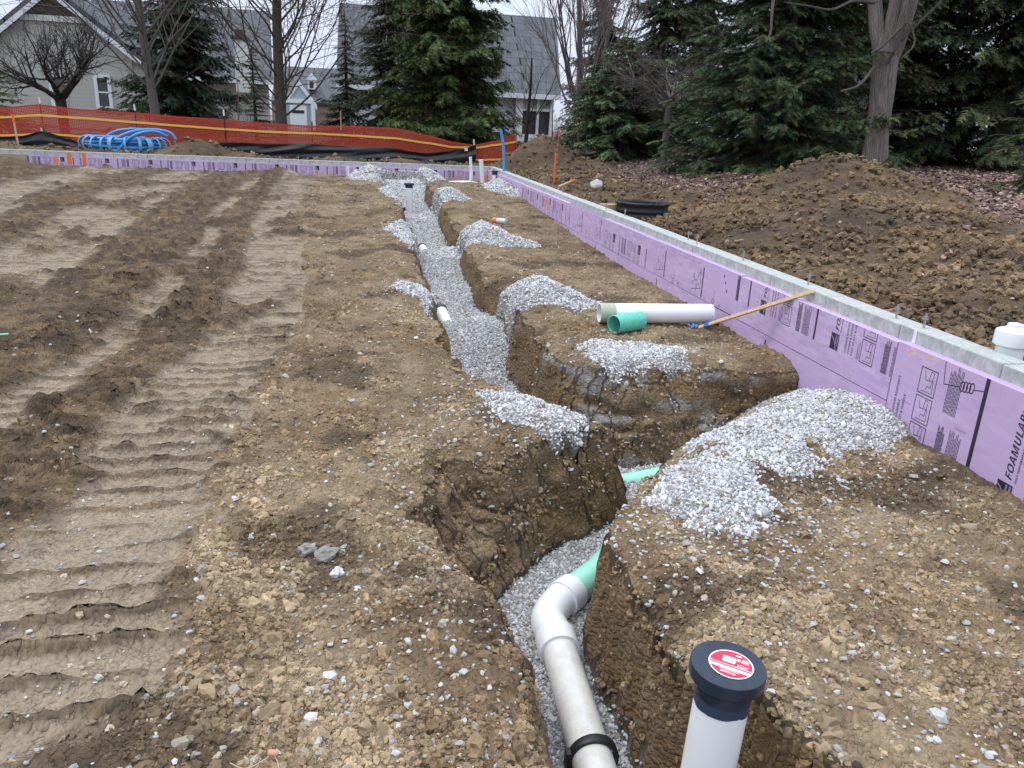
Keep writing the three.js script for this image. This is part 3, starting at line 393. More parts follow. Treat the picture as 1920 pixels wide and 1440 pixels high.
{
  let b = atY(842, 618, -.3), t = atZ(826, 582, b.z - .28); cappedStub('short white pipe leaning out of the gravel, black end cap', b, t, .05);
  b = atY(797, 474, -.26); t = atZ(792, 464, b.z - .2); cappedStub('white pipe end almost buried in gravel, black cap beside heap', b, t, .05);
  b = atZ(768, 402, -13.1); b.y -= .15; t = atZ(767, 345, -13.1); const g = cappedStub('tall white standpipe with dark cap standing in the trench', b, t, .058, true); g.userData.group = undefined;
  const m = tubeBetween(V(0, .0, .03), V(-.11, .22, .02), .042, .042, 20); part('side_branch', m, pvc, g); part('side_cap', tubeBetween(V(-.105, .205, .02), V(-.122, .25, .02), .048, .05, 20), rubber, g);
  delete g.userData.group;
}
{ // far corner plumbing
  const z = -15.6, g = thing('vent_piping', 'two thin white risers on a white pipe before the far wall', 'pipe', [atZ(905, 348, z).x, 0, z]); const O = g.position, L = (px, py, dz = 0) => atZ(px, py, z + dz).sub(O);
  part('riser', [tubeBetween(L(905, 350), L(902, 301), .042, .042, 20), tubeBetween(L(902, 303), L(902, 299), .046, .046, 20)], pvc, g);
  part('riser', [tubeBetween(L(883, 345), L(884, 322), .034, .034, 16), tubeBetween(L(884, 330), L(882, 294), .03, .03, 16), tubeBetween(L(884, 334), L(884, 330), .037, .037, 16)], pvc, g);
  part('lateral_pipe', curveTube([L(833, 345), L(860, 343), L(886, 344), L(906, 350)], .045, 24, 14), pvc, g);
  const h = thing('capped_pipe', 'short white riser with dark cap beside the blue pipe', 'pipe', atZ(926, 350, -15.3).toArray(), 'capped drain risers along the trench'); const t = atZ(928, 322, -15.3).sub(h.position); part('pipe', tubeBetween(V(0, 0, 0), t, .04, .04, 20), pvc, h); part('cap', capGeo(.05).translate(t.x, t.y + .02, t.z), rubber, h); delete h.userData.group;
  const bz = -15.0, b0 = atZ(943, 345, bz), bl = thing('water_pipe', 'blue plastic water pipe sticking up at the wall corner', 'pipe', b0.toArray());
  part('pipe', curveTube([V(0, -.1, 0), ...[[943, 338], [945, 310], [944, 275], [939, 243]].map(p => atZ(...p, bz).sub(b0))], .028, 40, 14), std([.07, .30, .62], .45), bl);
}
{ // loose pipes on the middle block
  const a = atY(1122, 604, .02), b = atY(1331, 605, .02); a.y = b.y = Math.max(gridAt(a.x, a.z).y, gridAt(b.x, b.z).y) + .062; const d = b.clone().sub(a), L = d.length(), q = new THREE.Quaternion().setFromUnitVectors(V(0, 1, 0), d.normalize());
  const g = thing('loose_pipe', 'long white pipe offcut lying on the soil by the wall', 'pipe', a.toArray()); part('pipe', tubeGeo(.064, .005, L).applyQuaternion(q), pvc, g);
  part('stained_end', lathe([[.0645, 0], [.0645, .1], [.0652, .1], [.0652, 0], [.0645, 0]], 36).applyQuaternion(q), std([.40, .43, .33], .7), g);
  const c = atY(1150, 620, .02), e = atY(1199, 612, .02); c.y = gridAt(c.x, c.z).y + .06; e.y = gridAt(e.x, e.z).y + .06; const d2 = e.clone().sub(c), L2 = d2.length(), q2 = new THREE.Quaternion().setFromUnitVectors(V(0, 1, 0), d2.normalize());
  const h = thing('loose_pipe', 'short green pipe offcut lying against the white one', 'pipe', c.toArray()); part('pipe', tubeGeo(.06, .005, L2).applyQuaternion(q2), greenPvc, h);
}
{ // wooden stick resting on the wall
  const woodT = dataTex(128, (u, v) => { const n = nz(u * 6, v * 40, 1) + .5 * nz(u * 10, v * 90, 4); const k = 215 + 30 * n; return [k, k * .86, k * .70]; }, true);
  const a = atY(1310, 614, .025), d0 = rayOf(1529, 548), b = d0.clone().multiplyScalar(2.352 / d0.x).add(camera.position); b.y += .006; b.x -= .01;
  const g = thing('wooden_stake', 'pale wooden stake with blue tape leaning on the concrete wall', 'stake', a.toArray()); const d = b.clone().sub(a), L = d.length();
  const G = rbox(.016, L, .022, 0, L / 2, 0, .003); const q = new THREE.Quaternion().setFromUnitVectors(V(0, 1, 0), d.clone().normalize());
  part('shaft', G.applyQuaternion(q), new THREE.MeshStandardMaterial({ color: lin(.95, .9, .84), map: woodT, roughness: .7 }), g);
  part('tape_band', rbox(.019, .05, .026, 0, .08, 0, .003).applyQuaternion(q), std([.03, .16, .5], .5), g);
  for (const [x, z, s, r] of [[-.04, .0, .07, .3], [.09, -.05, .06, 1.2], [.14, -.06, .05, 2]]) { const t = new THREE.PlaneGeometry(s, .03, 6, 1), p = t.attributes.position; for (let i = 0; i < p.count; i++) p.setZ(i, .012 * Math.sin(i * 2.1)); const m = part('tape_scrap', t.rotateX(-1.2), std([.04, .17, .48], .5), g); m.position.set(x, .012, z); m.rotation.y = r; }
}
{ // marking-paint can
  const a = atY(924, 418, .09), b = atY(949, 421, .09), d = b.clone().sub(a), L = d.length(), q = new THREE.Quaternion().setFromUnitVectors(V(0, 1, 0), d.clone().normalize());
  a.y = gridAt(a.x, a.z).y + .04;
  const g = thing('paint_can', 'white spray can with orange cap lying on the soil', 'spray can', a.toArray());
  part('can_body', lathe([[0, L], [.03, L], [.036, L - .012], [.036, L * .36], [.03, L * .33]], 24).applyQuaternion(q), std([.55, .57, .6], .4, { metalness: .3 }), g); part('cap', lathe([[0, 0], [.03, 0], [.036, .01], [.0375, L * .36], [0, L * .36]], 24).applyQuaternion(q), std([.8, .16, .02], .5), g);
}
{ // black drain basin beyond the wall
  const pts = [[.40, -.2]]; for (let k = 0; k < 7; k++) { const y = -.15 + k * .065; pts.push([.40, y], [.415, y + .012], [.415, y + .035], [.40, y + .047]); } pts.push([.405, .33], [.43, .34], [.43, .365], [.395, .365], [.385, .33], [.385, -.2]);
  const G = lathe(pts, 72), p = G.attributes.position; for (let i = 0; i < p.count; i++) if (p.getY(i) > .32) { const a = Math.atan2(p.getZ(i), p.getX(i)); p.setY(i, p.getY(i) + .012 * nz(a * 3, 1, 2) + .008 * nz(a * 11, 1, 5)); } G.computeVertexNormals();
  const c = atY(1205, 380, .43), g = thing('drain_basin', 'round black ribbed plastic basin sunk in the dug soil', 'basin', [c.x, .08, c.z]); part('shell', G.scale(.76, 1, .76), blackPl, g);
  const w = atY(1150, 388, .36), pl = thing('wooden_plank', 'short tan plank end beside the black basin', 'plank', w.toArray()); part('plank', rbox(.34, .07, .12, 0, 0, 0, .005).rotateY(.3), std([.5, .33, .19], .8), pl);
}
{ // cleanout outside the wall
  const c = atY(1889, 672, .40), g = thing('cleanout', 'stout white cleanout with raised plug cap outside the wall', 'pipe', [c.x, .1, c.z]);
  part('pipe', new THREE.CylinderGeometry(.052, .052, .42, 36).translate(0, .16, 0), pvc, g);
  part('cap', lathe([[0, .42], [.058, .42], [.066, .414], [.067, .36], [.06, .355]], 40), pvc, g); part('plug', [rbox(.045, .03, .045, 0, .432, 0, .006), new THREE.CylinderGeometry(.034, .038, .012, 24).translate(0, .425, 0)], pvc, g);
}
// ---------- orange barrier fence and black silt fence ----------
const FZ = -23;
function curveAt(pts, z) { const P = pts.map(p => atZ(p[0], p[1], z)); return x => { if (x <= P[0].x) return P[0].y; for (let i = 1; i < P.length; i++) if (x <= P[i].x) { const t = (x - P[i - 1].x) / (P[i].x - P[i - 1].x); return mix(P[i - 1].y, P[i].y, t * .6 + .4 * t * t * (3 - 2 * t)); } return P[P.length - 1].y; }; }
{
  const topF = curveAt([[-300, 215], [-60, 208], [0, 203], [75, 197], [150, 206], [250, 212], [340, 220], [420, 225], [500, 232], [585, 237], [640, 237], [739, 241], [800, 254], [850, 267], [888, 273], [925, 266], [968, 252]], FZ);
  const g = thing('barrier_fence', 'sagging orange plastic mesh fence with a yellow stripe along it', 'fence', [0, 0, 0]);
  const xL = atZ(-300, 210, FZ).x, xR = atZ(968, 260, FZ).x, zf = x => FZ + .06 * Math.sin(x * 2.1) + .05 * nz(x * 1.3, 1, 2);
  const botF = x => topF(x) - 1.0 - .06 * nz(x * .7, 4, 4) + (x > 2.5 ? .28 * ss(2.5, 4, x) : 0), yAt = (x, t) => mix(topF(x), botF(x), t);
  const pos = [], idx = []; const quadStrip = (P, Q) => { const o = pos.length / 3; for (let i = 0; i < P.length; i++) pos.push(...P[i], ...Q[i]); for (let i = 0; i < P.length - 1; i++) { const k = o + i * 2; idx.push(k, k + 1, k + 2, k + 1, k + 3, k + 2); } };
  const rows = 26, cell = .042; for (let r = 0; r <= rows; r++) { const P = [], Q = [], hw = r % 13 === 0 ? .02 : .011; for (let x = xL; x <= xR; x += .14) { const y = yAt(x, r / rows); P.push([x, y + hw, zf(x)]); Q.push([x, y - hw, zf(x)]); } quadStrip(P, Q); }
  for (let x = xL; x <= xR; x += cell) { const P = [], Q = []; for (let k = 0; k <= 3; k++) { const y = yAt(x, k / 3); P.push([x - .01, y, zf(x) + .003]); Q.push([x + .01, y, zf(x) + .003]); } quadStrip(P, Q); }
  const net = new THREE.BufferGeometry(); net.setAttribute('position', new THREE.Float32BufferAttribute(pos, 3)); net.setIndex(idx); net.computeVertexNormals();
  part('netting', net, std([.46, .050, .022], .55), g);
  const ribbon = (pts, w, name, col) => { const f = curveAt(pts, FZ), a = atZ(pts[0][0], 230, FZ).x, b = atZ(pts[pts.length - 1][0], 230, FZ).x, P = [], I = []; let n = 0; for (let x = a; x <= b; x += .1, n++) { const y = f(x) + .008 * nz(x * 5, 1, 1); P.push(x, y + w / 2, zf(x) + .02, x, y - w / 2, zf(x) + .028); if (n) { const k = n * 2; I.push(k - 2, k - 1, k, k - 1, k + 1, k); } } const G = new THREE.BufferGeometry(); G.setAttribute('position', new THREE.Float32BufferAttribute(P, 3)); G.setIndex(I); G.computeVertexNormals(); part(name, G, std(col, .5), g); };
  ribbon([[-300, 232], [-60, 226], [0, 220], [75, 216], [150, 221], [250, 229], [340, 236], [420, 242], [500, 247], [585, 250], [640, 253], [739, 259], [800, 268], [850, 276], [895, 277], [925, 272], [968, 266]], .055, 'yellow_stripe', [.80, .40, .05]);
  ribbon([[-300, 262], [0, 254], [40, 253], [78, 250], [120, 253], [175, 258], [260, 268]], .05, 'yellow_stripe', [.80, .40, .05]); ribbon([[893, 300], [930, 299], [968, 296]], .05, 'yellow_stripe', [.80, .40, .05]);
  const postM = std([.03, .02, .02], .7), whiteM = std([.75, .76, .76], .6), woodM = std([.45, .3, .18], .8);
  for (const [px, topPx, white] of [[-80, 200, 1], [75, 192, 1], [253, 205, 1], [420, 215, 1], [585, 228, 0], [739, 240, 0], [889, 270, 1], [968, 252, 0]]) { const t = atZ(px, topPx, FZ - .05), p = part('post', tubeBetween(V(t.x, -.1, FZ - .05), t, .02, .018, 8), postM, g); if (white) part('white_tip', tubeBetween(t.clone().add(V(0, -.03, 0)), t.clone().add(V(-.01, .13, 0)), .024, .022, 8), whiteM, p); }
  for (const px of [638, 28, 72]) { const t = atZ(px, px === 638 ? 208 : px === 72 ? 240 : 260, FZ + .3); part('lath', box(.03, .5, .015, t.x, t.y - .25, FZ + .12), px === 72 ? whiteM : woodM, g); }
}
{
  const g = thing('silt_fence', 'black silt fabric drooping along the foot of the orange fence', 'fence', [0, 0, 0]);
  const make = (pts, z, foot) => { const f = curveAt(pts, z), a = atZ(pts[0][0], 260, z).x, b = atZ(pts[pts.length - 1][0], 260, z).x, nx = Math.ceil((b - a) / .05), ny = 14, P = [], I = [];
    for (let i = 0; i <= nx; i++) for (let j = 0; j <= ny; j++) { const x = a + (b - a) * i / nx, t = j / ny, y = mix(f(x), foot, t); P.push(x, y, z + .05 * Math.sin(x * 2.6 + t * 5) * t + .05 * nz(x * 1.2, t * 5 + x * .8, 3) + .022 * Math.sin((t * 14 + x * 1.1 + 2 * nz(x * .6, 2, 1)))); if (i < nx && j < ny) { const k = i * (ny + 1) + j; I.push(k, k + 1, k + ny + 1, k + 1, k + ny + 2, k + ny + 1); } }
    const G = new THREE.BufferGeometry(); G.setAttribute('position', new THREE.Float32BufferAttribute(P, 3)); G.setIndex(I); G.computeVertexNormals(); return G; };
  part('fabric', [make([[-300, 268], [-60, 262], [0, 257], [40, 255], [78, 246], [92, 249], [130, 261], [170, 275], [210, 284], [300, 284], [390, 270], [430, 267], [500, 270], [585, 270], [640, 274], [700, 276], [739, 278], [775, 285], [800, 287], [840, 284], [870, 278], [893, 272]], FZ + .25, .02)], new THREE.MeshStandardMaterial({ color: lin(.016, .018, .022), roughness: .38, side: THREE.DoubleSide }), g);
  for (const px of [78, 253, 420, 585, 739, 893]) { const t = atZ(px, { 78: 240, 253: 275, 420: 262, 585: 268, 739: 275, 893: 270 }[px], FZ + .3); part('stake', box(.022, t.y + .1, .02, t.x, (t.y - .1) / 2, FZ + .12), std([.2, .15, .1], .9), g); }
  const q = atZ(873, 280, FZ + .2); part('tag', new THREE.PlaneGeometry(.09, .08).translate(q.x, q.y, FZ + .36), std([.8, .8, .8], .6), g);
}
function stake(label, px, topPy, z, h, col, w = .035, lean = 0, group) { const t = atZ(px, topPy, z), g = thing('survey_stake', label, 'stake', [t.x, t.y - h, z], group); part('lath', rbox(w, h, .014, 0, h / 2, 0, .002), std(col[0], .8), g); if (col[1]) part('painted_top', rbox(w + .004, h * .22, .018, 0, h * .9, 0, .002), std(col[1], .7), g); if (col[2]) part('painted_foot', rbox(w + .004, h * .2, .018, 0, h * .12, 0, .002), std(col[2], .7), g); g.rotation.z = lean; return g; }
const ORANGE = [.85, .16, .03], LATH = [.55, .38, .26];
stake('wooden stake with orange top and foot beside the far wall', 26, 215, -18.4, .8, [LATH, ORANGE, ORANGE], .04, .03);
stake('thin bright orange stake standing by the wall corner', 1042, 287, -13.6, .6, [ORANGE], .028);
stake('faded orange rod standing behind the low dirt heap', 1048, 243, -17.5, .62, [[.6, .15, .06]], .02);
{ const a = atY(1048, 350, .42), b = atY(1076, 338, .42), g = thing('survey_stake', 'short orange tipped stake fallen beside the upright orange one', 'stake', a.toArray()); const d = b.clone().sub(a); part('lath', tubeBetween(V(0, 0, 0), d, .018, .018, 6), std([.6, .36, .24], .8), g); part('painted_top', tubeBetween(d.clone().multiplyScalar(.8), d.clone().multiplyScalar(1.02), .021, .021, 6), std(ORANGE, .8), g); }
{ // coil of blue water pipe
  const z = -19.2, c = atZ(235, 272, z), g = thing('pipe_coil', 'blue plastic pipe coil in clear wrap behind the far wall', 'pipe coil', [c.x, .3, z]), R = mulberry(44), blue = std([.06, .27, .58], .4), K = (z0, px, py) => atZ(px, py, z + z0).sub(g.position);
  for (let k = 0; k < 9; k++) { const r = .58 + .13 * (k % 3) / 3, y = .07 + .08 * Math.floor(k / 3) + .1, P = []; for (let a = 0; a < 24; a++) { const t = a / 24 * 6.2832; P.push(V(r * 1.2 * Math.cos(t), y + .02 * Math.sin(t * 2 + k), r * .7 * Math.sin(t))); } part('pipe_turn', new THREE.TubeGeometry(new THREE.CatmullRomCurve3(P, true), 60, .034, 8, true), blue, g); }
  part('loose_loop', curveTube([K(.3, 188, 284), K(.4, 215, 262), K(.4, 245, 248), K(.2, 285, 243), K(.2, 320, 250), K(.2, 330, 262)], .034, 60, 8), blue, g);
  part('loose_loop', curveTube([K(.5, 220, 284), K(.5, 240, 262), K(.5, 262, 250), K(.3, 290, 247), K(.2, 315, 256)], .034, 60, 8), blue, g);
  part('loose_loop', curveTube([K(-.4, 198, 256), K(-.4, 215, 247), K(-.4, 245, 242), K(-.4, 275, 244), K(-.3, 305, 252)], .03, 60, 8), blue, g);
  const wrap = []; for (let k = 0; k < 22; k++) { const a = k / 22 * 6.28 + .2 + .1 * R(); wrap.push(new THREE.TorusGeometry(.16 + .02 * R(), .012, 5, 16).scale(1, 1, 1.5 + 5 * R() * R()).rotateZ(.4 * R() - .2).rotateY(-a).translate(.78 * Math.cos(a), .2, .46 * Math.sin(a))); } part('wrap', wrap, std([.15, .36, .60], .3), g);
}
{ const c = atY(1118, 352, .42), g = thing('boulder', 'pale rounded boulder lying on the dug bank', 'rock', [c.x, c.y - .02, c.z]); part('stone', lump(77, 3, .22, .09, .075, .08, false).translate(0, .06, 0), std([.5, .48, .45], .9, { bumpMap: concMap, bumpScale: .01 }), g); }
// ---------- trees ----------
function needleSpray(seed, n, nl, wid) { // a twig with needles round it, 1 m long along +x
  const R = mulberry(seed), P = []; const tri = (a, b, c) => P.push(...a, ...b, ...c);
  for (let i = 0; i < n; i++) { const t = (i + R()) / n, a = R() * 6.283, l = nl * (1 - .45 * t) * rr(.7, 1.1, R), y0 = -.10 * t * t, dx = .55 * l, dy = Math.sin(a) * l * .62, dz = Math.cos(a) * l; const px = -dz / l * wid, pz = dx / l * wid; tri([t - px, y0, -pz], [t + px, y0, pz], [t + dx, y0 + dy - .03, dz]); }
  const g = new THREE.BufferGeometry(); g.setAttribute('position', new THREE.Float32BufferAttribute(P, 3)); g.computeVertexNormals(); return g;
}
const sprayFine = [needleSpray(1, 90, .26, .022), needleSpray(2, 90, .26, .022)], sprayFar = [needleSpray(3, 40, .32, .045)];
const needleMat = std(0xffffff, .8), barkDark = std([.055, .042, .034], .95);
function conifer(name, label, x, z, y, h, Rr, seed, o = {}) {
  const { droop = .35, cols = [[.020, .042, .020], [.045, .075, .030]], step = .15, whorl = .3, sprays = sprayFar, per = 8, size = .42, start = .03, shape = .9, group, up = 0 } = o;
  const R = mulberry(seed), g = thing(name, label, 'tree', [x, y, z], group), lists = sprays.map(() => []), limbs = [];
  part('trunk', tubeBetween(V(0, -.2, 0), V(.05 * h * (R() - .5) * .3, h, 0), .022 * h + .02, .01, 9), barkDark, g);
  for (let yy = h * start; yy < h * .995; yy += whorl * rr(.7, 1.2, R) * (1 - .45 * yy / h)) {
    const t = yy / h, L0 = Rr * Math.pow(1 - t, shape) + .08, n = Math.max(4, Math.round(per * (1 - .35 * t)));
    for (let b = 0; b < n; b++) {
      const az = R() * 6.283, L = L0 * rr(.62, 1.14, R) * (1 + .18 * Math.sin(az * 2 + seed)), dr = droop * rr(.6, 1.3, R) - up; const ca = Math.cos(az), sa = Math.sin(az);
      const at = s => V(ca * L * s, yy - dr * L * (s * 1.25 - .65 * s * s * s) + .12 * L * Math.max(0, s - .7), sa * L * s);
      limbs.push(tubeBetween(V(0, yy, 0), at(.5), .012 + .012 * L, .008, 4, true), tubeBetween(at(.5), at(1), .008, .003, 3, true));
      for (let s = Math.max(.12, 1 - 2.6 / L * .5 - .4); s <= 1.0; s += step / L) for (const sd of [-1, 0, 1]) {
        if (R() < .12) continue; const p = at(s); const aw = az + sd * rr(.55, 1.15, R), len = size * (sd ? (1.15 - .55 * s) : .8) * rr(.7, 1.2, R) * clamp(L / 1.0, .45, 1);
        const q = new THREE.Quaternion().setFromEuler(new THREE.Euler(R() * .8 - .4, -aw, -(dr * .9 + rr(-.15, .5, R) * (sd ? 1 : .4)) * .75, 'YZX'));
        lists[R() * sprays.length | 0].push([p, q, len, R()]);
      }
    }
  }
  part('limbs', limbs, barkDark, g);
  lists.forEach((Ls, v) => { const im = new THREE.InstancedMesh(sprays[v], needleMat, Ls.length), c = new THREE.Color(); Ls.forEach(([p, q, len, r], i) => { _m.compose(p, q, V(len, len, len)); im.setMatrixAt(i, _m); const k = mixc(cols[0], cols[1], r * r), w = (i * .618) % 1; im.setColorAt(i, w < .05 ? c.setRGB(.11, .085, .05) : c.setRGB(k[0] * (.8 + .5 * w), k[1], k[2] * (1.25 - .5 * w))); }); stuff(im, 'crown', null, null, g); });
  return g;
}
function bareTree(name, label, x, z, y, o) {
  const { h = 6, r = .12, fork = .35, seed = 1, spread = .7, levels = 5, kids = 3, col = [.12, .095, .08], lead = .8, twist = .5, first = 5, drop = 0, group, lean = [0, 0], ratio = .68, lenR = .62, minR = .0055, twigs = 1, firstR = .24, along = 0 } = o;
  const R = mulberry(seed), g = thing(name, label, 'tree', [x, y, z], group), mat = std(col, .95, { bumpMap: concMap, bumpScale: .01 }), B = [];
  const perp = d => V(d.y, d.z, d.x).cross(d).normalize();
  function limb(p, d, len, rad, lev, out, lead) {
    const n = Math.max(2, Math.round(len / (lev < 2 ? .28 : .2))), st = len / n; let q = p.clone(), dd = d.clone(), rr0 = rad; const pts = [[q.clone(), dd.clone(), rad]];
    for (let i = 0; i < n; i++) { dd.add(V((R() - .5), (R() - .5) + .12 - drop * (lev > 1 ? 1 : 0), (R() - .5)).multiplyScalar(twist * (lead ? .08 : .45))).normalize(); const e = q.clone().addScaledVector(dd, st), r1 = Math.max(minR * .7, rad * (1 - .55 * (i + 1) / n)); out.push(tubeBetween(q, e, rr0, r1, lev < 1 ? 12 : lev < 2 ? 8 : lev < 3 ? 5 : 3, true)); q = e; rr0 = r1; pts.push([q.clone(), dd.clone(), r1]); }
    if (lev >= levels || rad < minR) return;
    const kn = Math.round(kids * (lev === levels - 1 ? 1.6 * twigs : 1) * rr(.8, 1.3, R));
    for (let k = 0; k < kn; k++) { const f = k === 0 ? 1 : rr(.3, .98, R), [bp, bd, br] = pts[Math.min(pts.length - 1, Math.round(f * n))]; const ax = perp(bd).applyAxisAngle(bd, R() * 6.283), ang = (k === 0 ? .35 : rr(.5, 1.1, R)) * spread; const nd = bd.clone().applyAxisAngle(ax, ang); nd.y += .1 - drop * .3; nd.normalize(); limb(bp, nd, len * (lead ? .35 : lenR) * rr(.7, 1.2, R), br * (lead ? firstR : ratio) * rr(.8, 1, R), lev + 1, B); }
  }
  const T = [], base = V(0, -.15, 0); let q = base, dd = V(lean[0], 1, lean[1]).normalize(), n = 7, fy = h * fork; let rad = r * 1.25; const prof = [r * 1.35, r * 1.08, r, r * .97, r * .95, r * .93, r * .92, r * .9];
  for (let i = 0; i < n; i++) { dd.add(V((R() - .5) * .05, 0, (R() - .5) * .05)).normalize(); const e = q.clone().addScaledVector(dd, (fy + .15) / n); T.push(tubeBetween(q, e, prof[i], prof[i + 1], 16, true)); q = e; }
  part('trunk', T, mat, g);
  if (lead > 0) limb(q, dd, h * (1 - fork) * lead, r * .88, 0, B, 1);
  const q0 = q.clone(); for (let k = 0; k < first; k++) { const q = q0.clone().addScaledVector(dd, along * h * Math.pow(k / first, 1.3)); const az = k * 2.4 + R(), d = V(Math.cos(az) * Math.sin(spread), Math.cos(spread) + .1, Math.sin(az) * Math.sin(spread)).normalize(); limb(q.clone().addScaledVector(dd, along ? 0 : -rr(0, .12, R) * fy), d, h * (1 - fork) * rr(.45, .7, R), r * firstR * rr(.8, 1.2, R), 1, B); }
  part('branches', B, mat, g); return g;
}
const gy = (x, z) => outer(x, z).y;
const spot = (px, z) => { const p = atZ(px, 280, z); return [p.x, z, gy(p.x, z)]; };
const DK = [[.040, .062, .026], [.095, .128, .048]], GREEN = [[.062, .105, .034], [.165, .215, .066]], FIR = [[.050, .088, .040], [.15, .215, .088]];
// conifers
conifer('spruce_tree', 'broad bright green spruce standing behind the orange fence', ...spot(836, -27), 11, 3.0, 11, { cols: GREEN, droop: .42, whorl: .27, step: .12, size: .6, shape: .8 });
conifer('spruce_tree', 'darker spruce half hidden beside the broad green spruce', ...spot(735, -31), 9.5, 2.2, 12, { cols: DK, droop: .4, whorl: .32 });
conifer('spruce_tree', 'dark spruce in front of the grey sided house', ...spot(352, -30), 9.5, 2.5, 13, { cols: [[.026, .05, .022], [.06, .098, .042]], droop: .45, whorl: .3, size: .5 });
conifer('evergreen_shrub', 'bushy evergreen at the corner of the grey sided house', ...spot(5, -26), 2.3, 1.15, 14, { cols: GREEN, droop: .1, whorl: .2, size: .35, shape: .6 });
conifer('spruce_tree', 'slim columnar evergreen below the white chimney', ...spot(483, -34), 3.6, .75, 15, { cols: DK, droop: .1, whorl: .2, size: .32, shape: .6 });
conifer('spruce_tree', 'small spruce before the tall grey roof edge', ...spot(652, -33), 5.0, 1.25, 16, { cols: [[.03, .045, .028], [.06, .075, .045]], droop: .35 });
conifer('spruce_tree', 'low dark spruce spreading behind the small pruned tree', ...spot(1168, -20.5), 3.0, 2.1, 17, { cols: FIR, droop: .12, whorl: .16, size: .5, shape: .5 });
conifer('fir_tree', 'large dense dark fir rising beside the grey maple trunk', ...spot(1448, -14.2), 8.0, 2.0, 18, { cols: FIR, droop: .22, whorl: .2, step: .1, size: .44, sprays: sprayFine, per: 11, start: .01, shape: .62 });
conifer('spruce_tree', 'tall shadowy spruce at the edge of the leafy slope', ...spot(1865, -17.5), 12, 3.4, 19, { cols: DK, droop: .5, whorl: .42, size: .62, start: .1 });
conifer('spruce_tree', 'dark spruce standing directly behind the maple trunk', ...spot(1690, -20), 13, 3.2, 20, { cols: DK, droop: .5, whorl: .4, size: .62, start: .06 });
conifer('spruce_tree', 'far dark spruce above the pruned tree crown', ...spot(1285, -30), 11, 2.6, 21, { cols: DK, droop: .4 });
conifer('spruce_tree', 'dark spruce filling the gap behind the large fir', ...spot(1545, -18.5), 12, 2.8, 23, { cols: DK, droop: .4, start: .02 });
conifer('spruce_tree', 'slender far spruce beside the multi stemmed tree', ...spot(1112, -31), 9, 1.6, 22, { cols: DK, droop: .4 });
conifer('evergreen_shrub', 'small green evergreen at the end of the leafy slope', ...spot(1935, -9.5), 1.5, .6, 24, { cols: GREEN, droop: .2, whorl: .16, size: .3, sprays: sprayFine, shape: .6 });
conifer('spruce_tree', 'tall dark spruce behind the umbrella crowned bare tree', ...spot(1222, -26.5), 9.5, 2.3, 25, { cols: DK, droop: .4 });
// bare trees
bareTree('crabapple_tree', 'low forked bare tree in front of the grey gable', ...spot(126, -27.5), { h: 4.6, r: .16, fork: .3, seed: 31, spread: .95, first: 8, lead: 0, levels: 5, kids: 5, twist: .8, firstR: .5, minR: .008, col: [.05, .04, .036] });
bareTree('bare_tree', 'straight bare tree with upswept limbs behind the mesh fence', ...spot(300, -24.6), { h: 8, r: .14, fork: .2, seed: 32, spread: .8, first: 22, lead: 1, levels: 4, kids: 6, along: .5, twist: .4, minR: .007, col: [.12, .105, .095] });
bareTree('bare_tree', 'thick bare tree beside the white garage house', ...spot(530, -27), { h: 9, r: .2, fork: .12, seed: 33, spread: 1.1, first: 34, lead: 1, levels: 4, kids: 6, along: .55, firstR: .15, twist: .6, minR: .007, col: [.10, .08, .07] });
bareTree('bare_tree', 'multi stemmed bare tree right of the white porch', ...spot(1088, -23), { h: 7.5, r: .11, fork: .13, seed: 34, spread: .55, first: 15, lead: .9, levels: 5, kids: 5, firstR: .36, minR: .005, twigs: 1.6, col: [.15, .115, .115] });
bareTree('pruned_tree', 'small bare tree with umbrella crown and a sawn limb', ...spot(1247, -17.2), { h: 3.3, r: .075, fork: .42, seed: 35, spread: 1.15, first: 9, lead: 0, levels: 5, kids: 5, twist: .6, drop: .2, firstR: .5, minR: .0035, twigs: 1.6, col: [.13, .105, .10] });
bareTree('bare_tree', 'slender dark bare tree before the long grey roof', ...spot(985, -33), { h: 4.6, r: .09, fork: .25, seed: 36, spread: .9, first: 6, lead: .7, levels: 4, kids: 4, col: [.05, .04, .038] });
bareTree('bare_shrub', 'tangled bare shrub beside the white porch', ...spot(1035, -27), { h: 1.9, r: .03, fork: .06, seed: 37, spread: .6, first: 12, lead: .8, levels: 3, kids: 4, col: [.12, .09, .075] });
bareTree('bare_shrub', 'pale bare shrub below the chimney house', ...spot(448, -28), { h: 2.4, r: .03, fork: .06, seed: 38, spread: .65, first: 14, lead: .8, levels: 3, kids: 4, col: [.2, .165, .14] });
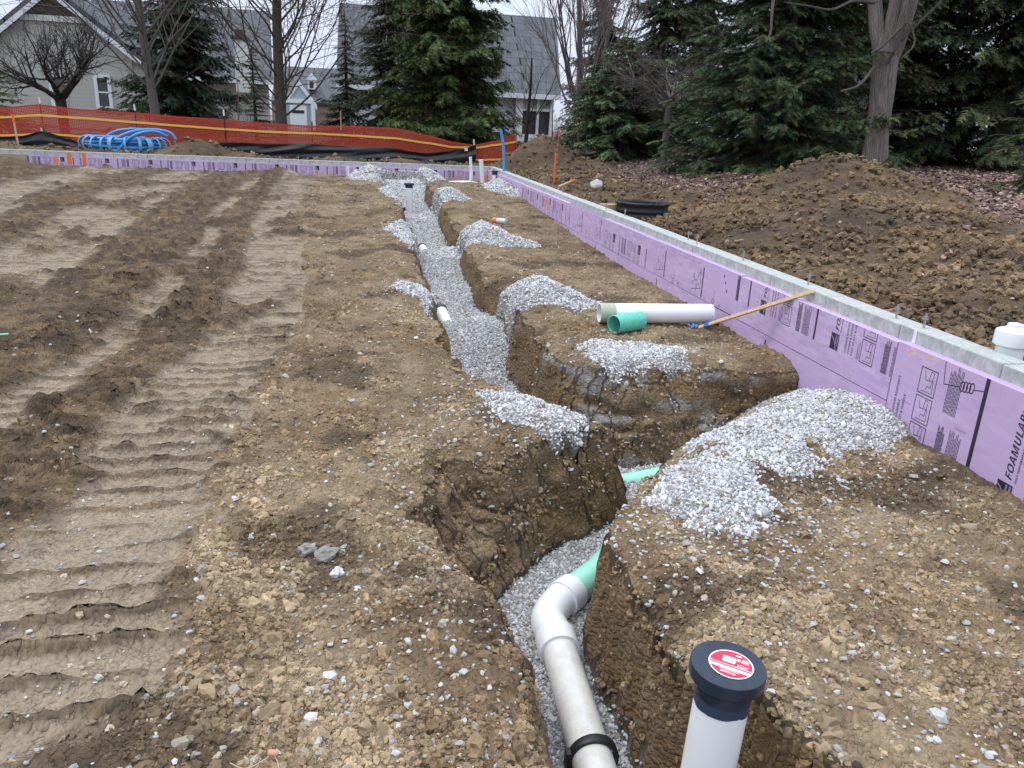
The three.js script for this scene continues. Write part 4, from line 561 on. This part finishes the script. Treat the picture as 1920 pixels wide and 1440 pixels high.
{ // maple: stout grey trunk with three rising limbs
  const P = atZ(1636, 337, -12.2), g = thing('maple_tree', 'stout grey maple trunk dividing into rising limbs above the mound', 'tree', [P.x, P.y - .15, P.z]), L = (px, py, dz = 0) => atZ(px, py, -12.2 + dz).sub(g.position), R = mulberry(61);
  const barkT = dataTex(512, (u, v) => { const s = v * 6.2832, t = u * 6.2832; const f = nz(Math.cos(s) * 7, Math.sin(s) * 7, Math.cos(t) * 1.1 + 3) + .6 * nz(Math.cos(s) * 18, Math.sin(s) * 18, Math.sin(t) * 2.5) + .4 * nz(Math.cos(s) * 30, Math.sin(s) * 30, Math.cos(t) * 14); const k = 178 + 52 * f; return [k, k * .965, k * .95].map(a => clamp(a, 0, 255)); }, true); barkT.repeat.set(2, 1);
  const bark = new THREE.MeshStandardMaterial({ color: lin(.40, .36, .335), map: barkT, bumpMap: barkT, bumpScale: .05, roughness: .9 });
  const swept = (pts, seg = 40, rs = 20) => { const c = new THREE.CatmullRomCurve3(pts.map(p => p[0])), G = new THREE.TubeGeometry(c, seg, 1, rs), p = G.attributes.position; for (let i = 0; i <= seg; i++) { const f = i / seg * (pts.length - 1), k = Math.min(pts.length - 2, Math.floor(f)), r = mix(pts[k][1], pts[k + 1][1], f - k), o = c.getPointAt(i / seg); for (let j = 0; j <= rs; j++) { const m = i * (rs + 1) + j, a = V(p.getX(m), p.getY(m), p.getZ(m)).sub(o); const rr1 = r * (1 + .07 * nz(a.x * 2 + 7, o.y * 3, a.z * 2) + .05 * nz(a.x * 6, o.y * 5, a.z * 6)); a.multiplyScalar(rr1).add(o); p.setXYZ(m, a.x, a.y, a.z); } } G.computeVertexNormals(); return G; };
  part('trunk', swept([[L(1632, 360), .25], [L(1636, 330), .205], [L(1643, 260), .185], [L(1652, 190), .175], [L(1658, 140), .185], [L(1662, 95), .19], [L(1664, 60), .14]]), bark, g);
  const limbs = [[[1655, 110], [1645, 60], [1640, 0], [1632, -110], [1625, -260]], [[1664, 110], [1672, 50], [1682, -5], [1690, -110], [1700, -280]], [[1668, 120], [1690, 60], [1705, 10], [1722, -70], [1745, -240]]];
  const made = []; limbs.forEach((l, i) => { made.push(swept(l.map((p, k) => [L(p[0], p[1], (i - 1) * .12 * k), [.125, .11, .095, .08, .05][k]]), 24, 14)); });
  for (const l of [[[1690, 75], [1720, 45], [1755, 12], [1780, -20]], [[1640, 5], [1600, 2], [1560, 18], [1520, 12], [1470, 4]], [[1662, 120], [1680, 90], [1700, 40], [1715, 80], [1690, 110]], [[1640, 125], [1610, 160], [1575, 172]], [[1450, 0], [1447, 30], [1445, 60], [1436, 80]], [[1700, 40], [1650, 90], [1632, 100]]]) made.push(swept(l.map((p, k) => [L(p[0], p[1], .2 + .1 * k), .028 - .005 * k]), 20, 6));
  part('limbs', made, bark, g);
}
// ---------- houses beyond the fence ----------
const shingleT = canvasTex(512, 512, (c, w, h) => { const R = mulberry(2); for (let j = 0; j < 16; j++) for (let i = 0; i < 16; i++) { const k = 205 + R() * 36 | 0; c.fillStyle = `rgb(${k},${k},${k})`; c.fillRect(i * 32 + (j % 2) * 16, j * 32, 33, 32); c.fillStyle = 'rgb(186,186,188)'; c.fillRect(0, j * 32 + 29, w, 3); } }); shingleT.wrapS = shingleT.wrapT = THREE.RepeatWrapping; shingleT.repeat.set(.6, .6);
const roofM = new THREE.MeshStandardMaterial({ color: lin(.135, .141, .155), roughness: .95, map: shingleT, side: THREE.DoubleSide }), whiteTrim = std([.72, .73, .75], .6), glassM = std([.05, .06, .07], .12), brownM = std([.075, .052, .045], .8);
function siding(w, h, t, step, x, y, z) { const G = []; for (let yy = 0; yy < h; yy += step) G.push(box(w, Math.min(step, h - yy) * 1.02, t, 0, yy + step / 2, 0).rotateX(0).applyMatrix4(new THREE.Matrix4().makeShear(0, 0, 0, -.18, 0, 0)).translate(x, y, z + .18 * yy)); return G; }
function panel(pts, th = .12) { // solid slab from a planar outline
  const G = new THREE.BufferGeometry(), n = pts.length, a = pts[1].clone().sub(pts[0]).cross(pts[2].clone().sub(pts[0])).normalize().multiplyScalar(th), P = [], I = [], U = []; for (const k of [0, 1]) pts.forEach(p => { const q = p.clone().addScaledVector(a, k ? -1 : 0); P.push(q.x, q.y, q.z); U.push(q.x / 1.5, (q.y + q.z) / 1.5); }); for (let i = 1; i < n - 1; i++) { I.push(0, i, i + 1); I.push(n, n + i + 1, n + i); } for (let i = 0; i < n; i++) { const j = (i + 1) % n; I.push(i, n + i, j, j, n + i, n + j); } G.setAttribute('position', new THREE.Float32BufferAttribute(P, 3)); G.setAttribute('uv', new THREE.Float32BufferAttribute(U, 2)); G.setIndex(I); const o = G.toNonIndexed(); o.computeVertexNormals(); return o; }
function windowAt(parent, x0, x1, y0, y1, z, sash = true) { const f = part('window', [box(x1 - x0 + .24, .14, .1, (x0 + x1) / 2, y1 + .07, z), box(x1 - x0 + .24, .14, .12, (x0 + x1) / 2, y0 - .07, z), box(.14, y1 - y0, .1, x0 - .05, (y0 + y1) / 2, z), box(.14, y1 - y0, .1, x1 + .05, (y0 + y1) / 2, z), ...(sash ? [box(x1 - x0, .06, .06, (x0 + x1) / 2, (y0 + y1) / 2, z - .01)] : [])], whiteTrim, parent); part('pane', box(x1 - x0, y1 - y0, .03, (x0 + x1) / 2, (y0 + y1) / 2, z - .03), glassM, f); return f; }
{ // grey sided house with the brown gable
  const z = -38, ap = atZ(112, -16, z), eL = atZ(-40, 92, z), eR = atZ(262, 100, z), g = thing('house', 'grey sided house with steep gable and brown peak', 'house', [0, 0, 0]);
  const hw = (eR.x - eL.x) / 2 - .35, cx = (eR.x + eL.x) / 2, ey = (eL.y + eR.y) / 2 + .1, wall = std([.48, .465, .43], .85), boards = []; for (let y = 0; y < ap.y - .2; y += .16) { const half = y < ey ? hw : hw * (ap.y - y) / (ap.y - ey) - .1; if (half > .1) boards.push(new THREE.BoxGeometry(half * 2, .17, .05).rotateX(.12).translate(cx, y + .08, z)); }
  part('wall', boards, wall, g); for (const sd of [-1, 1]) part('wall', box(.1, ey, 9, cx + sd * hw, ey / 2, z - 4.55), wall, g);
  const by = atZ(110, 30, z).y, bw = hw * (ap.y - by) / (ap.y - ey); part('gable_peak', panel([V(cx - bw, by, z + .12), V(cx + bw, by, z + .12), V(cx, ap.y, z + .12)], .08), brownM, g); part('trim_band', box(bw * 2 + .3, .22, .14, cx, by - .12, z + .08), whiteTrim, g);
  for (const s of [-1, 1]) { const e = V(cx + s * (hw + .5), ey - .3, z + .45), t = V(cx, ap.y + .1, z + .45), q = [e, t, t.clone().setZ(z - 9), e.clone().setZ(z - 9)]; part('roof', panel(s > 0 ? q : q.reverse(), .16), roofM, g); part('rake_board', panel([V(e.x, e.y - .05, z + .5), V(t.x, t.y - .05, z + .5), V(t.x, t.y - .28, z + .5), V(e.x - s * .05, e.y - .24, z + .5)], .05), whiteTrim, g); }
  for (const [a, b, c, d] of [[181, 146, 208, 200], [97, 146, 122, 200]]) { const p = atZ(a, b, z + .05), q = atZ(c, d, z + .05); windowAt(g, p.x, q.x, q.y, p.y, z + .08); }
  // long wing behind with its roof towards us
  const zr = -46, ze = -40.5, r0 = atZ(170, 0, zr), r1 = atZ(505, 21, zr), e0 = atZ(215, 128, ze), e1 = atZ(512, 150, ze); part('wing_roof', panel([V(e0.x, e1.y, ze), V(e1.x, e1.y, ze), V(r1.x, r1.y, zr), V(r0.x, r1.y, zr)], .2), roofM, g); part('wing_wall', box(e1.x - e0.x - .6, e1.y, .2, (e0.x + e1.x) / 2, e1.y / 2, ze - .6), wall, g); part('gutter', box(e1.x - e0.x, .2, .15, (e0.x + e1.x) / 2, e1.y - .12, ze + .08), whiteTrim, g);
  const c0 = atZ(437, 72, -39.6), c1 = atZ(464, 148, -39.6); const ch = part('chimney', box(c1.x - c0.x, c0.y - c1.y + .6, .9, (c0.x + c1.x) / 2, (c0.y + c1.y) / 2 - .3, -40), std([.66, .66, .62], .8), g); part('chimney_cap', [box(c1.x - c0.x + .2, .14, 1.1, (c0.x + c1.x) / 2, c0.y + .05, -40), box(.4, .3, .5, (c0.x + c1.x) / 2, c0.y + .25, -40)], brownM, ch);
}
{ // house with the long grey roof and porch
  const zr = -47, ze = -41, g = thing('house', 'house with tall plain grey roof and white screened porch', 'house', [0, 0, 0]), r0 = atZ(636, 6, zr), r1 = atZ(1043, 33, zr), e1 = atZ(1052, 178, ze), e0 = atZ(630, 160, ze), ey = e1.y, ry = (r0.y + r1.y) / 2;
  part('roof', panel([V(e0.x, ey, ze), V(e1.x, ey, ze), V(r1.x, ry, zr), V(r0.x, ry, zr)], .2), roofM, g); part('roof', panel([V(r0.x, ry, zr), V(r1.x, ry, zr), V(e1.x, ey, zr - 6), V(e0.x, ey, zr - 6)], .2), roofM, g);
  part('fascia', box(e1.x - e0.x, .24, .12, (e0.x + e1.x) / 2, ey - .14, ze + .06), whiteTrim, g);
  const pw = atZ(962, 220, ze - .4).x; part('wall', box(pw - e0.x - .5, ey, .2, (pw + e0.x + .5) / 2, ey / 2, ze - .8), std([.6, .62, .63], .8), g); part('wall', box(.2, ey, 10, e0.x + .4, ey / 2, ze - 5.8), std([.6, .62, .63], .8), g); part('wall', box(.2, ey, 10, e1.x - .6, ey / 2, ze - 5.8), std([.6, .62, .63], .8), g);
  const y2 = atZ(1000, 206, ze - .4).y, y3 = atZ(1000, 252, ze - .4).y; part('porch_band', box(e1.x - pw - .5, ey - y2 - .1, .1, (pw + e1.x) / 2, (ey + y2) / 2 - .1, ze - .55), std([.36, .47, .45], .7), g); part('porch_rail', box(e1.x - pw - .4, .12, .14, (pw + e1.x) / 2, y2, ze - .5), whiteTrim, g); part('porch_kneewall', box(e1.x - pw - .4, .5, .12, (pw + e1.x) / 2, y3 - .25, ze - .5), whiteTrim, g);
  for (const px of [973, 1008, 1033]) { const x = atZ(px, 220, ze - .4).x; part('porch_post', box(px === 973 ? .36 : .12, ey, .2, x, ey / 2, ze - .45), whiteTrim, g); } part('screen', box(e1.x - pw - .6, y2 - y3, .04, (pw + e1.x) / 2, (y2 + y3) / 2, ze - .6), std([.035, .035, .04], .5), g);
}
{ // white garage house in the gap
  const z = -64, g = thing('house', 'small white garage house with dormers seen through bare branches', 'house', [0, 0, 0]), Q = (px, py, dz = 0) => atZ(px, py, z + dz);
  const e0 = Q(505, 190), e1 = Q(660, 190), ey = Q(600, 192).y, ry = Q(590, 127, -6).y; part('roof', panel([V(e0.x, ey, z - 1), V(e1.x, ey, z - 1), V(e1.x, ry, z - 6), V(e0.x, ry, z - 6)], .2), roofM, g); part('wall', box(e1.x - e0.x, ey, .2, (e0.x + e1.x) / 2, ey / 2, z - 1.4), std([.3, .2, .17], .9), g);
  const a = Q(538, 230), b = Q(588, 230), t = Q(563, 158).y, s = Q(563, 187).y; part('gable_wall', panel([V(a.x, 0, z), V(b.x, 0, z), V(b.x, s, z), V((a.x + b.x) / 2, t, z), V(a.x, s, z)], .2), std([.34, .42, .46], .8), g);
  part('gable_trim', [panel([V(b.x + .3, s - .3, z + .1), V((a.x + b.x) / 2, t + .3, z + .1), V((a.x + b.x) / 2, t - .1, z + .1), V(b.x + .3, s - .7, z + .1)], .1), panel([V(a.x - .3, s - .7, z + .1), V((a.x + b.x) / 2, t - .1, z + .1), V((a.x + b.x) / 2, t + .3, z + .1), V(a.x - .3, s - .3, z + .1)], .1), box(b.x - a.x, .3, .12, (a.x + b.x) / 2, s - .1, z + .1), box(.3, s, .1, b.x, s / 2, z + .1)], whiteTrim, g);
  const d0 = Q(543, 197), d1 = Q(575, 197); const door = part('garage_door', box(d1.x - d0.x, d0.y, .1, (d0.x + d1.x) / 2, d0.y / 2, z + .08), whiteTrim, g); for (let k = 0; k < 8; k++) part('pane', box(.14, .22, .04, d0.x + .25 + k * (d1.x - d0.x - .4) / 8, d0.y - .45, z + .14), glassM, door);
  const m0 = Q(577, 150, -2), m1 = Q(592, 168, -2); const dm = part('dormer', [box(m1.x - m0.x, m0.y - m1.y, 1, (m0.x + m1.x) / 2, (m0.y + m1.y) / 2, z - 2.3), panel([V(m0.x - .15, m0.y, z - 1.7), V(m1.x + .15, m0.y, z - 1.7), V((m0.x + m1.x) / 2, m0.y + .5, z - 1.7)], .8)], whiteTrim, g); part('pane', box((m1.x - m0.x) * .5, (m0.y - m1.y) * .7, .05, (m0.x + m1.x) / 2, (m0.y + m1.y) / 2, z - 1.78), glassM, dm);
}
{ const z = -40, a = atZ(1560, 300, z), b = atZ(1980, 300, z), t = atZ(1800, 175, z).y, g = thing('house', 'pale house glimpsed through the dark spruces on the slope', 'house', [0, 0, 0]); part('wall', box(b.x - a.x, t, .3, (a.x + b.x) / 2, t / 2, z), std([.62, .66, .70], .8), g); part('roof', panel([V(a.x - 1, t, z + .6), V(b.x + 1, t, z + .6), V(b.x + 1, t + 2.6, z - 5), V(a.x - 1, t + 2.6, z - 5)], .2), roofM, g); for (const px of [1720, 1800, 1880]) { const x = atZ(px, 240, z).x; windowAt(g, x - .6, x + .6, t - 2.4, t - .9, z + .2); } }
// ---------- spoil crumbs on the banks, fallen leaves on the slope ----------
{
  const R = mulberry(71), L = [], leaves = [], og = [];
  for (let k = 0; k < 150000; k++) { const d = Math.exp(rr(Math.log(2.6), Math.log(24), R)), a = rr(-.55, 1.0, R), x = Math.sin(a) * d, z = -Math.cos(a) * d; if (!((x > 2.5 && z < -.6) || z < -16.75)) continue; const o = outer(x, z); if (R() > o.soil * .8 * ss(-.4, .2, fbm(x * 1.4, 14, z * 1.4, 3) + .1)) continue; const s = (.003 + .036 * Math.pow(R(), 6)) * (.6 + .05 * d), c = outerColour(x, o.y, z, o), q = rr(.85, 1.25, R); L.push([x, o.y + .012 + s * .25, z, s, c[0] * q, c[1] * q, c[2] * q]); }
  scatter(L, crumbGeo, crumbMat, 'spoil_clods', 'loose clods on the spoil banks outside the foundation', 'soil');
  for (let k = 0; k < 60000; k++) { const d = Math.exp(rr(Math.log(3.5), Math.log(30), R)), a = rr(-.1, 1.0, R), x = Math.sin(a) * d, z = -Math.cos(a) * d; if (x < 2.6) continue; const o = outer(x, z); if (R() > Math.max(o.litter * .9, .04)) continue; const t = R(), c = t < .45 ? [.24, .145, .115] : t < .7 ? [.31, .21, .17] : t < .92 ? [.16, .092, .072] : [.40, .30, .25]; leaves.push([x, o.y + .015, z, rr(.02, .045, R) * (.7 + .03 * d), ...c, 1]); }
  const leaf = new THREE.PlaneGeometry(1.6, 1.1, 3, 2), p = leaf.attributes.position; for (let i = 0; i < p.count; i++) { const x = p.getX(i); p.setZ(i, .25 * Math.sin(x * 2.4) + .15 * p.getY(i)); p.setY(i, p.getY(i) * (1 - .55 * Math.abs(x) / .8)); } leaf.rotateX(-Math.PI / 2); leaf.computeVertexNormals();
  scatter(leaves, [leaf], std(0xffffff, .85), 'fallen_leaves', 'reddish brown fallen leaves covering the slope under the trees', 'leaves');
  for (let k = 0; k < 2500; k++) { const x = rr(2.5, 2.72, R), z = rr(-3.45, -2.5, R); if (sq((x - 2.5) / .2) + sq((z + 2.95) / .45) > 1) continue; const o = outer(x, z); og.push([x, o.y + .06 * (1 - (x - 2.5) / .22) + .02 * R(), z, rr(.008, .014, R), ...stoneCol(R)]); }
  scatter(og, chipGeo, chipMat, 'gravel_patch', 'pale gravel spilled on the outer side of the concrete wall', 'gravel');
  // larger loose stones one can pick out
  const S = [[1118, 0], [675, 662], [580, 1300], [485, 1308], [470, 1012], [640, 1080], [530, 1060], [740, 1110], [1845, 965], [1660, 1110], [1680, 1310], [1480, 1320], [1140, 1000], [1500, 1030], [1270, 1115], [225, 700], [130, 695], [60, 750], [360, 690], [205, 1360], [300, 1180], [720, 880], [1750, 1300], [1700, 1120], [1860, 1180], [1590, 1095], [440, 935], [620, 955], [850, 1290]].slice(1);
  const gs = [5, 6, 7, 8].map(s => lump(s * 41, 2, .38, 1, .6, .8, true));
  S.forEach(([px, py], i) => { const p = atY(px, py, .01), s = rr(.007, .012, R) * (i < 2 ? 1.7 : 1), o = gridAt(p.x, p.z), pale = i < 3 ? 0 : i % 3; const m = part(numbered('loose_stone'), gs[i % 4], std(pale === 0 ? [.46, .40, .31] : pale === 1 ? [.55, .55, .55] : [.5, .46, .38], .9), scene); m.scale.setScalar(s); m.rotation.y = R() * 6; m.position.set(p.x, o.y + s * .3, p.z); tag(m, ['tan rounded stone lying loose on the brown soil', 'white broken stone lying loose on the brown soil', 'dull buff stone lying loose on the brown soil'][pale], 'stone', ['tan loose stones', 'white loose stones', 'buff loose stones'][pale]); });
}
for (const [px, py, s2, lab, sd] of [[612, 1042, .03, 'grey broken rock half bedded in the near soil', 83], [578, 1032, .024, 'weathered grey slab of rock beside the broken rock', 84], [632, 1076, .018, 'white broken limestone lump below the grey rock', 85], [1815, 985, .026, 'lumpy tan rock on the near bank by the boards', 86]]) { const q = atY(px, py, .02), o = gridAt(q.x, q.z), g = thing('rock', lab, 'rock', [q.x, o.y, q.z]); part('stone', lump(sd, 3, .42, s2, s2 * .75, s2 * .8, true).translate(0, s2 * .12, 0), std(sd === 85 ? [.6, .6, .6] : sd > 86 ? [.17, .122, .075] : sd === 86 ? [.33, .27, .19] : [.27, .255, .23], .92, { bumpMap: concMap, bumpScale: .004 }), g); }
{ const p = atY(6, 631, .03), g = thing('ribbon', 'scrap of green plastic ribbon on the churned mud', 'ribbon', p.toArray()); part('strip', curveTube([V(-.3, 0, 0), V(-.15, .02, .02), V(-.05, .03, 0), V(.02, .03, -.02)], .016, 20, 4).scale(1, .3, 1), std([.2, .55, .36], .5), g); }
{ const p = atY(512, 1412, .03), g = thing('marker_stub', 'small pinkish stub with pale string on the soil', 'marker', p.toArray()); part('stub', new THREE.CapsuleGeometry(.0065, .008, 4, 10).rotateZ(1.3), std([.62, .27, .18], .7), g); part('string', [curveTube([V(0, 0, 0), V(-.02, -.008, .01), V(-.05, -.012, .02), V(-.08, -.01, .005)], .0012, 20, 5), curveTube([V(0, 0, 0), V(.01, -.01, .015), V(.015, -.014, .04)], .0012, 12, 5)], std([.45, .38, .28], .9), g); }
renderer.render(scene, camera);
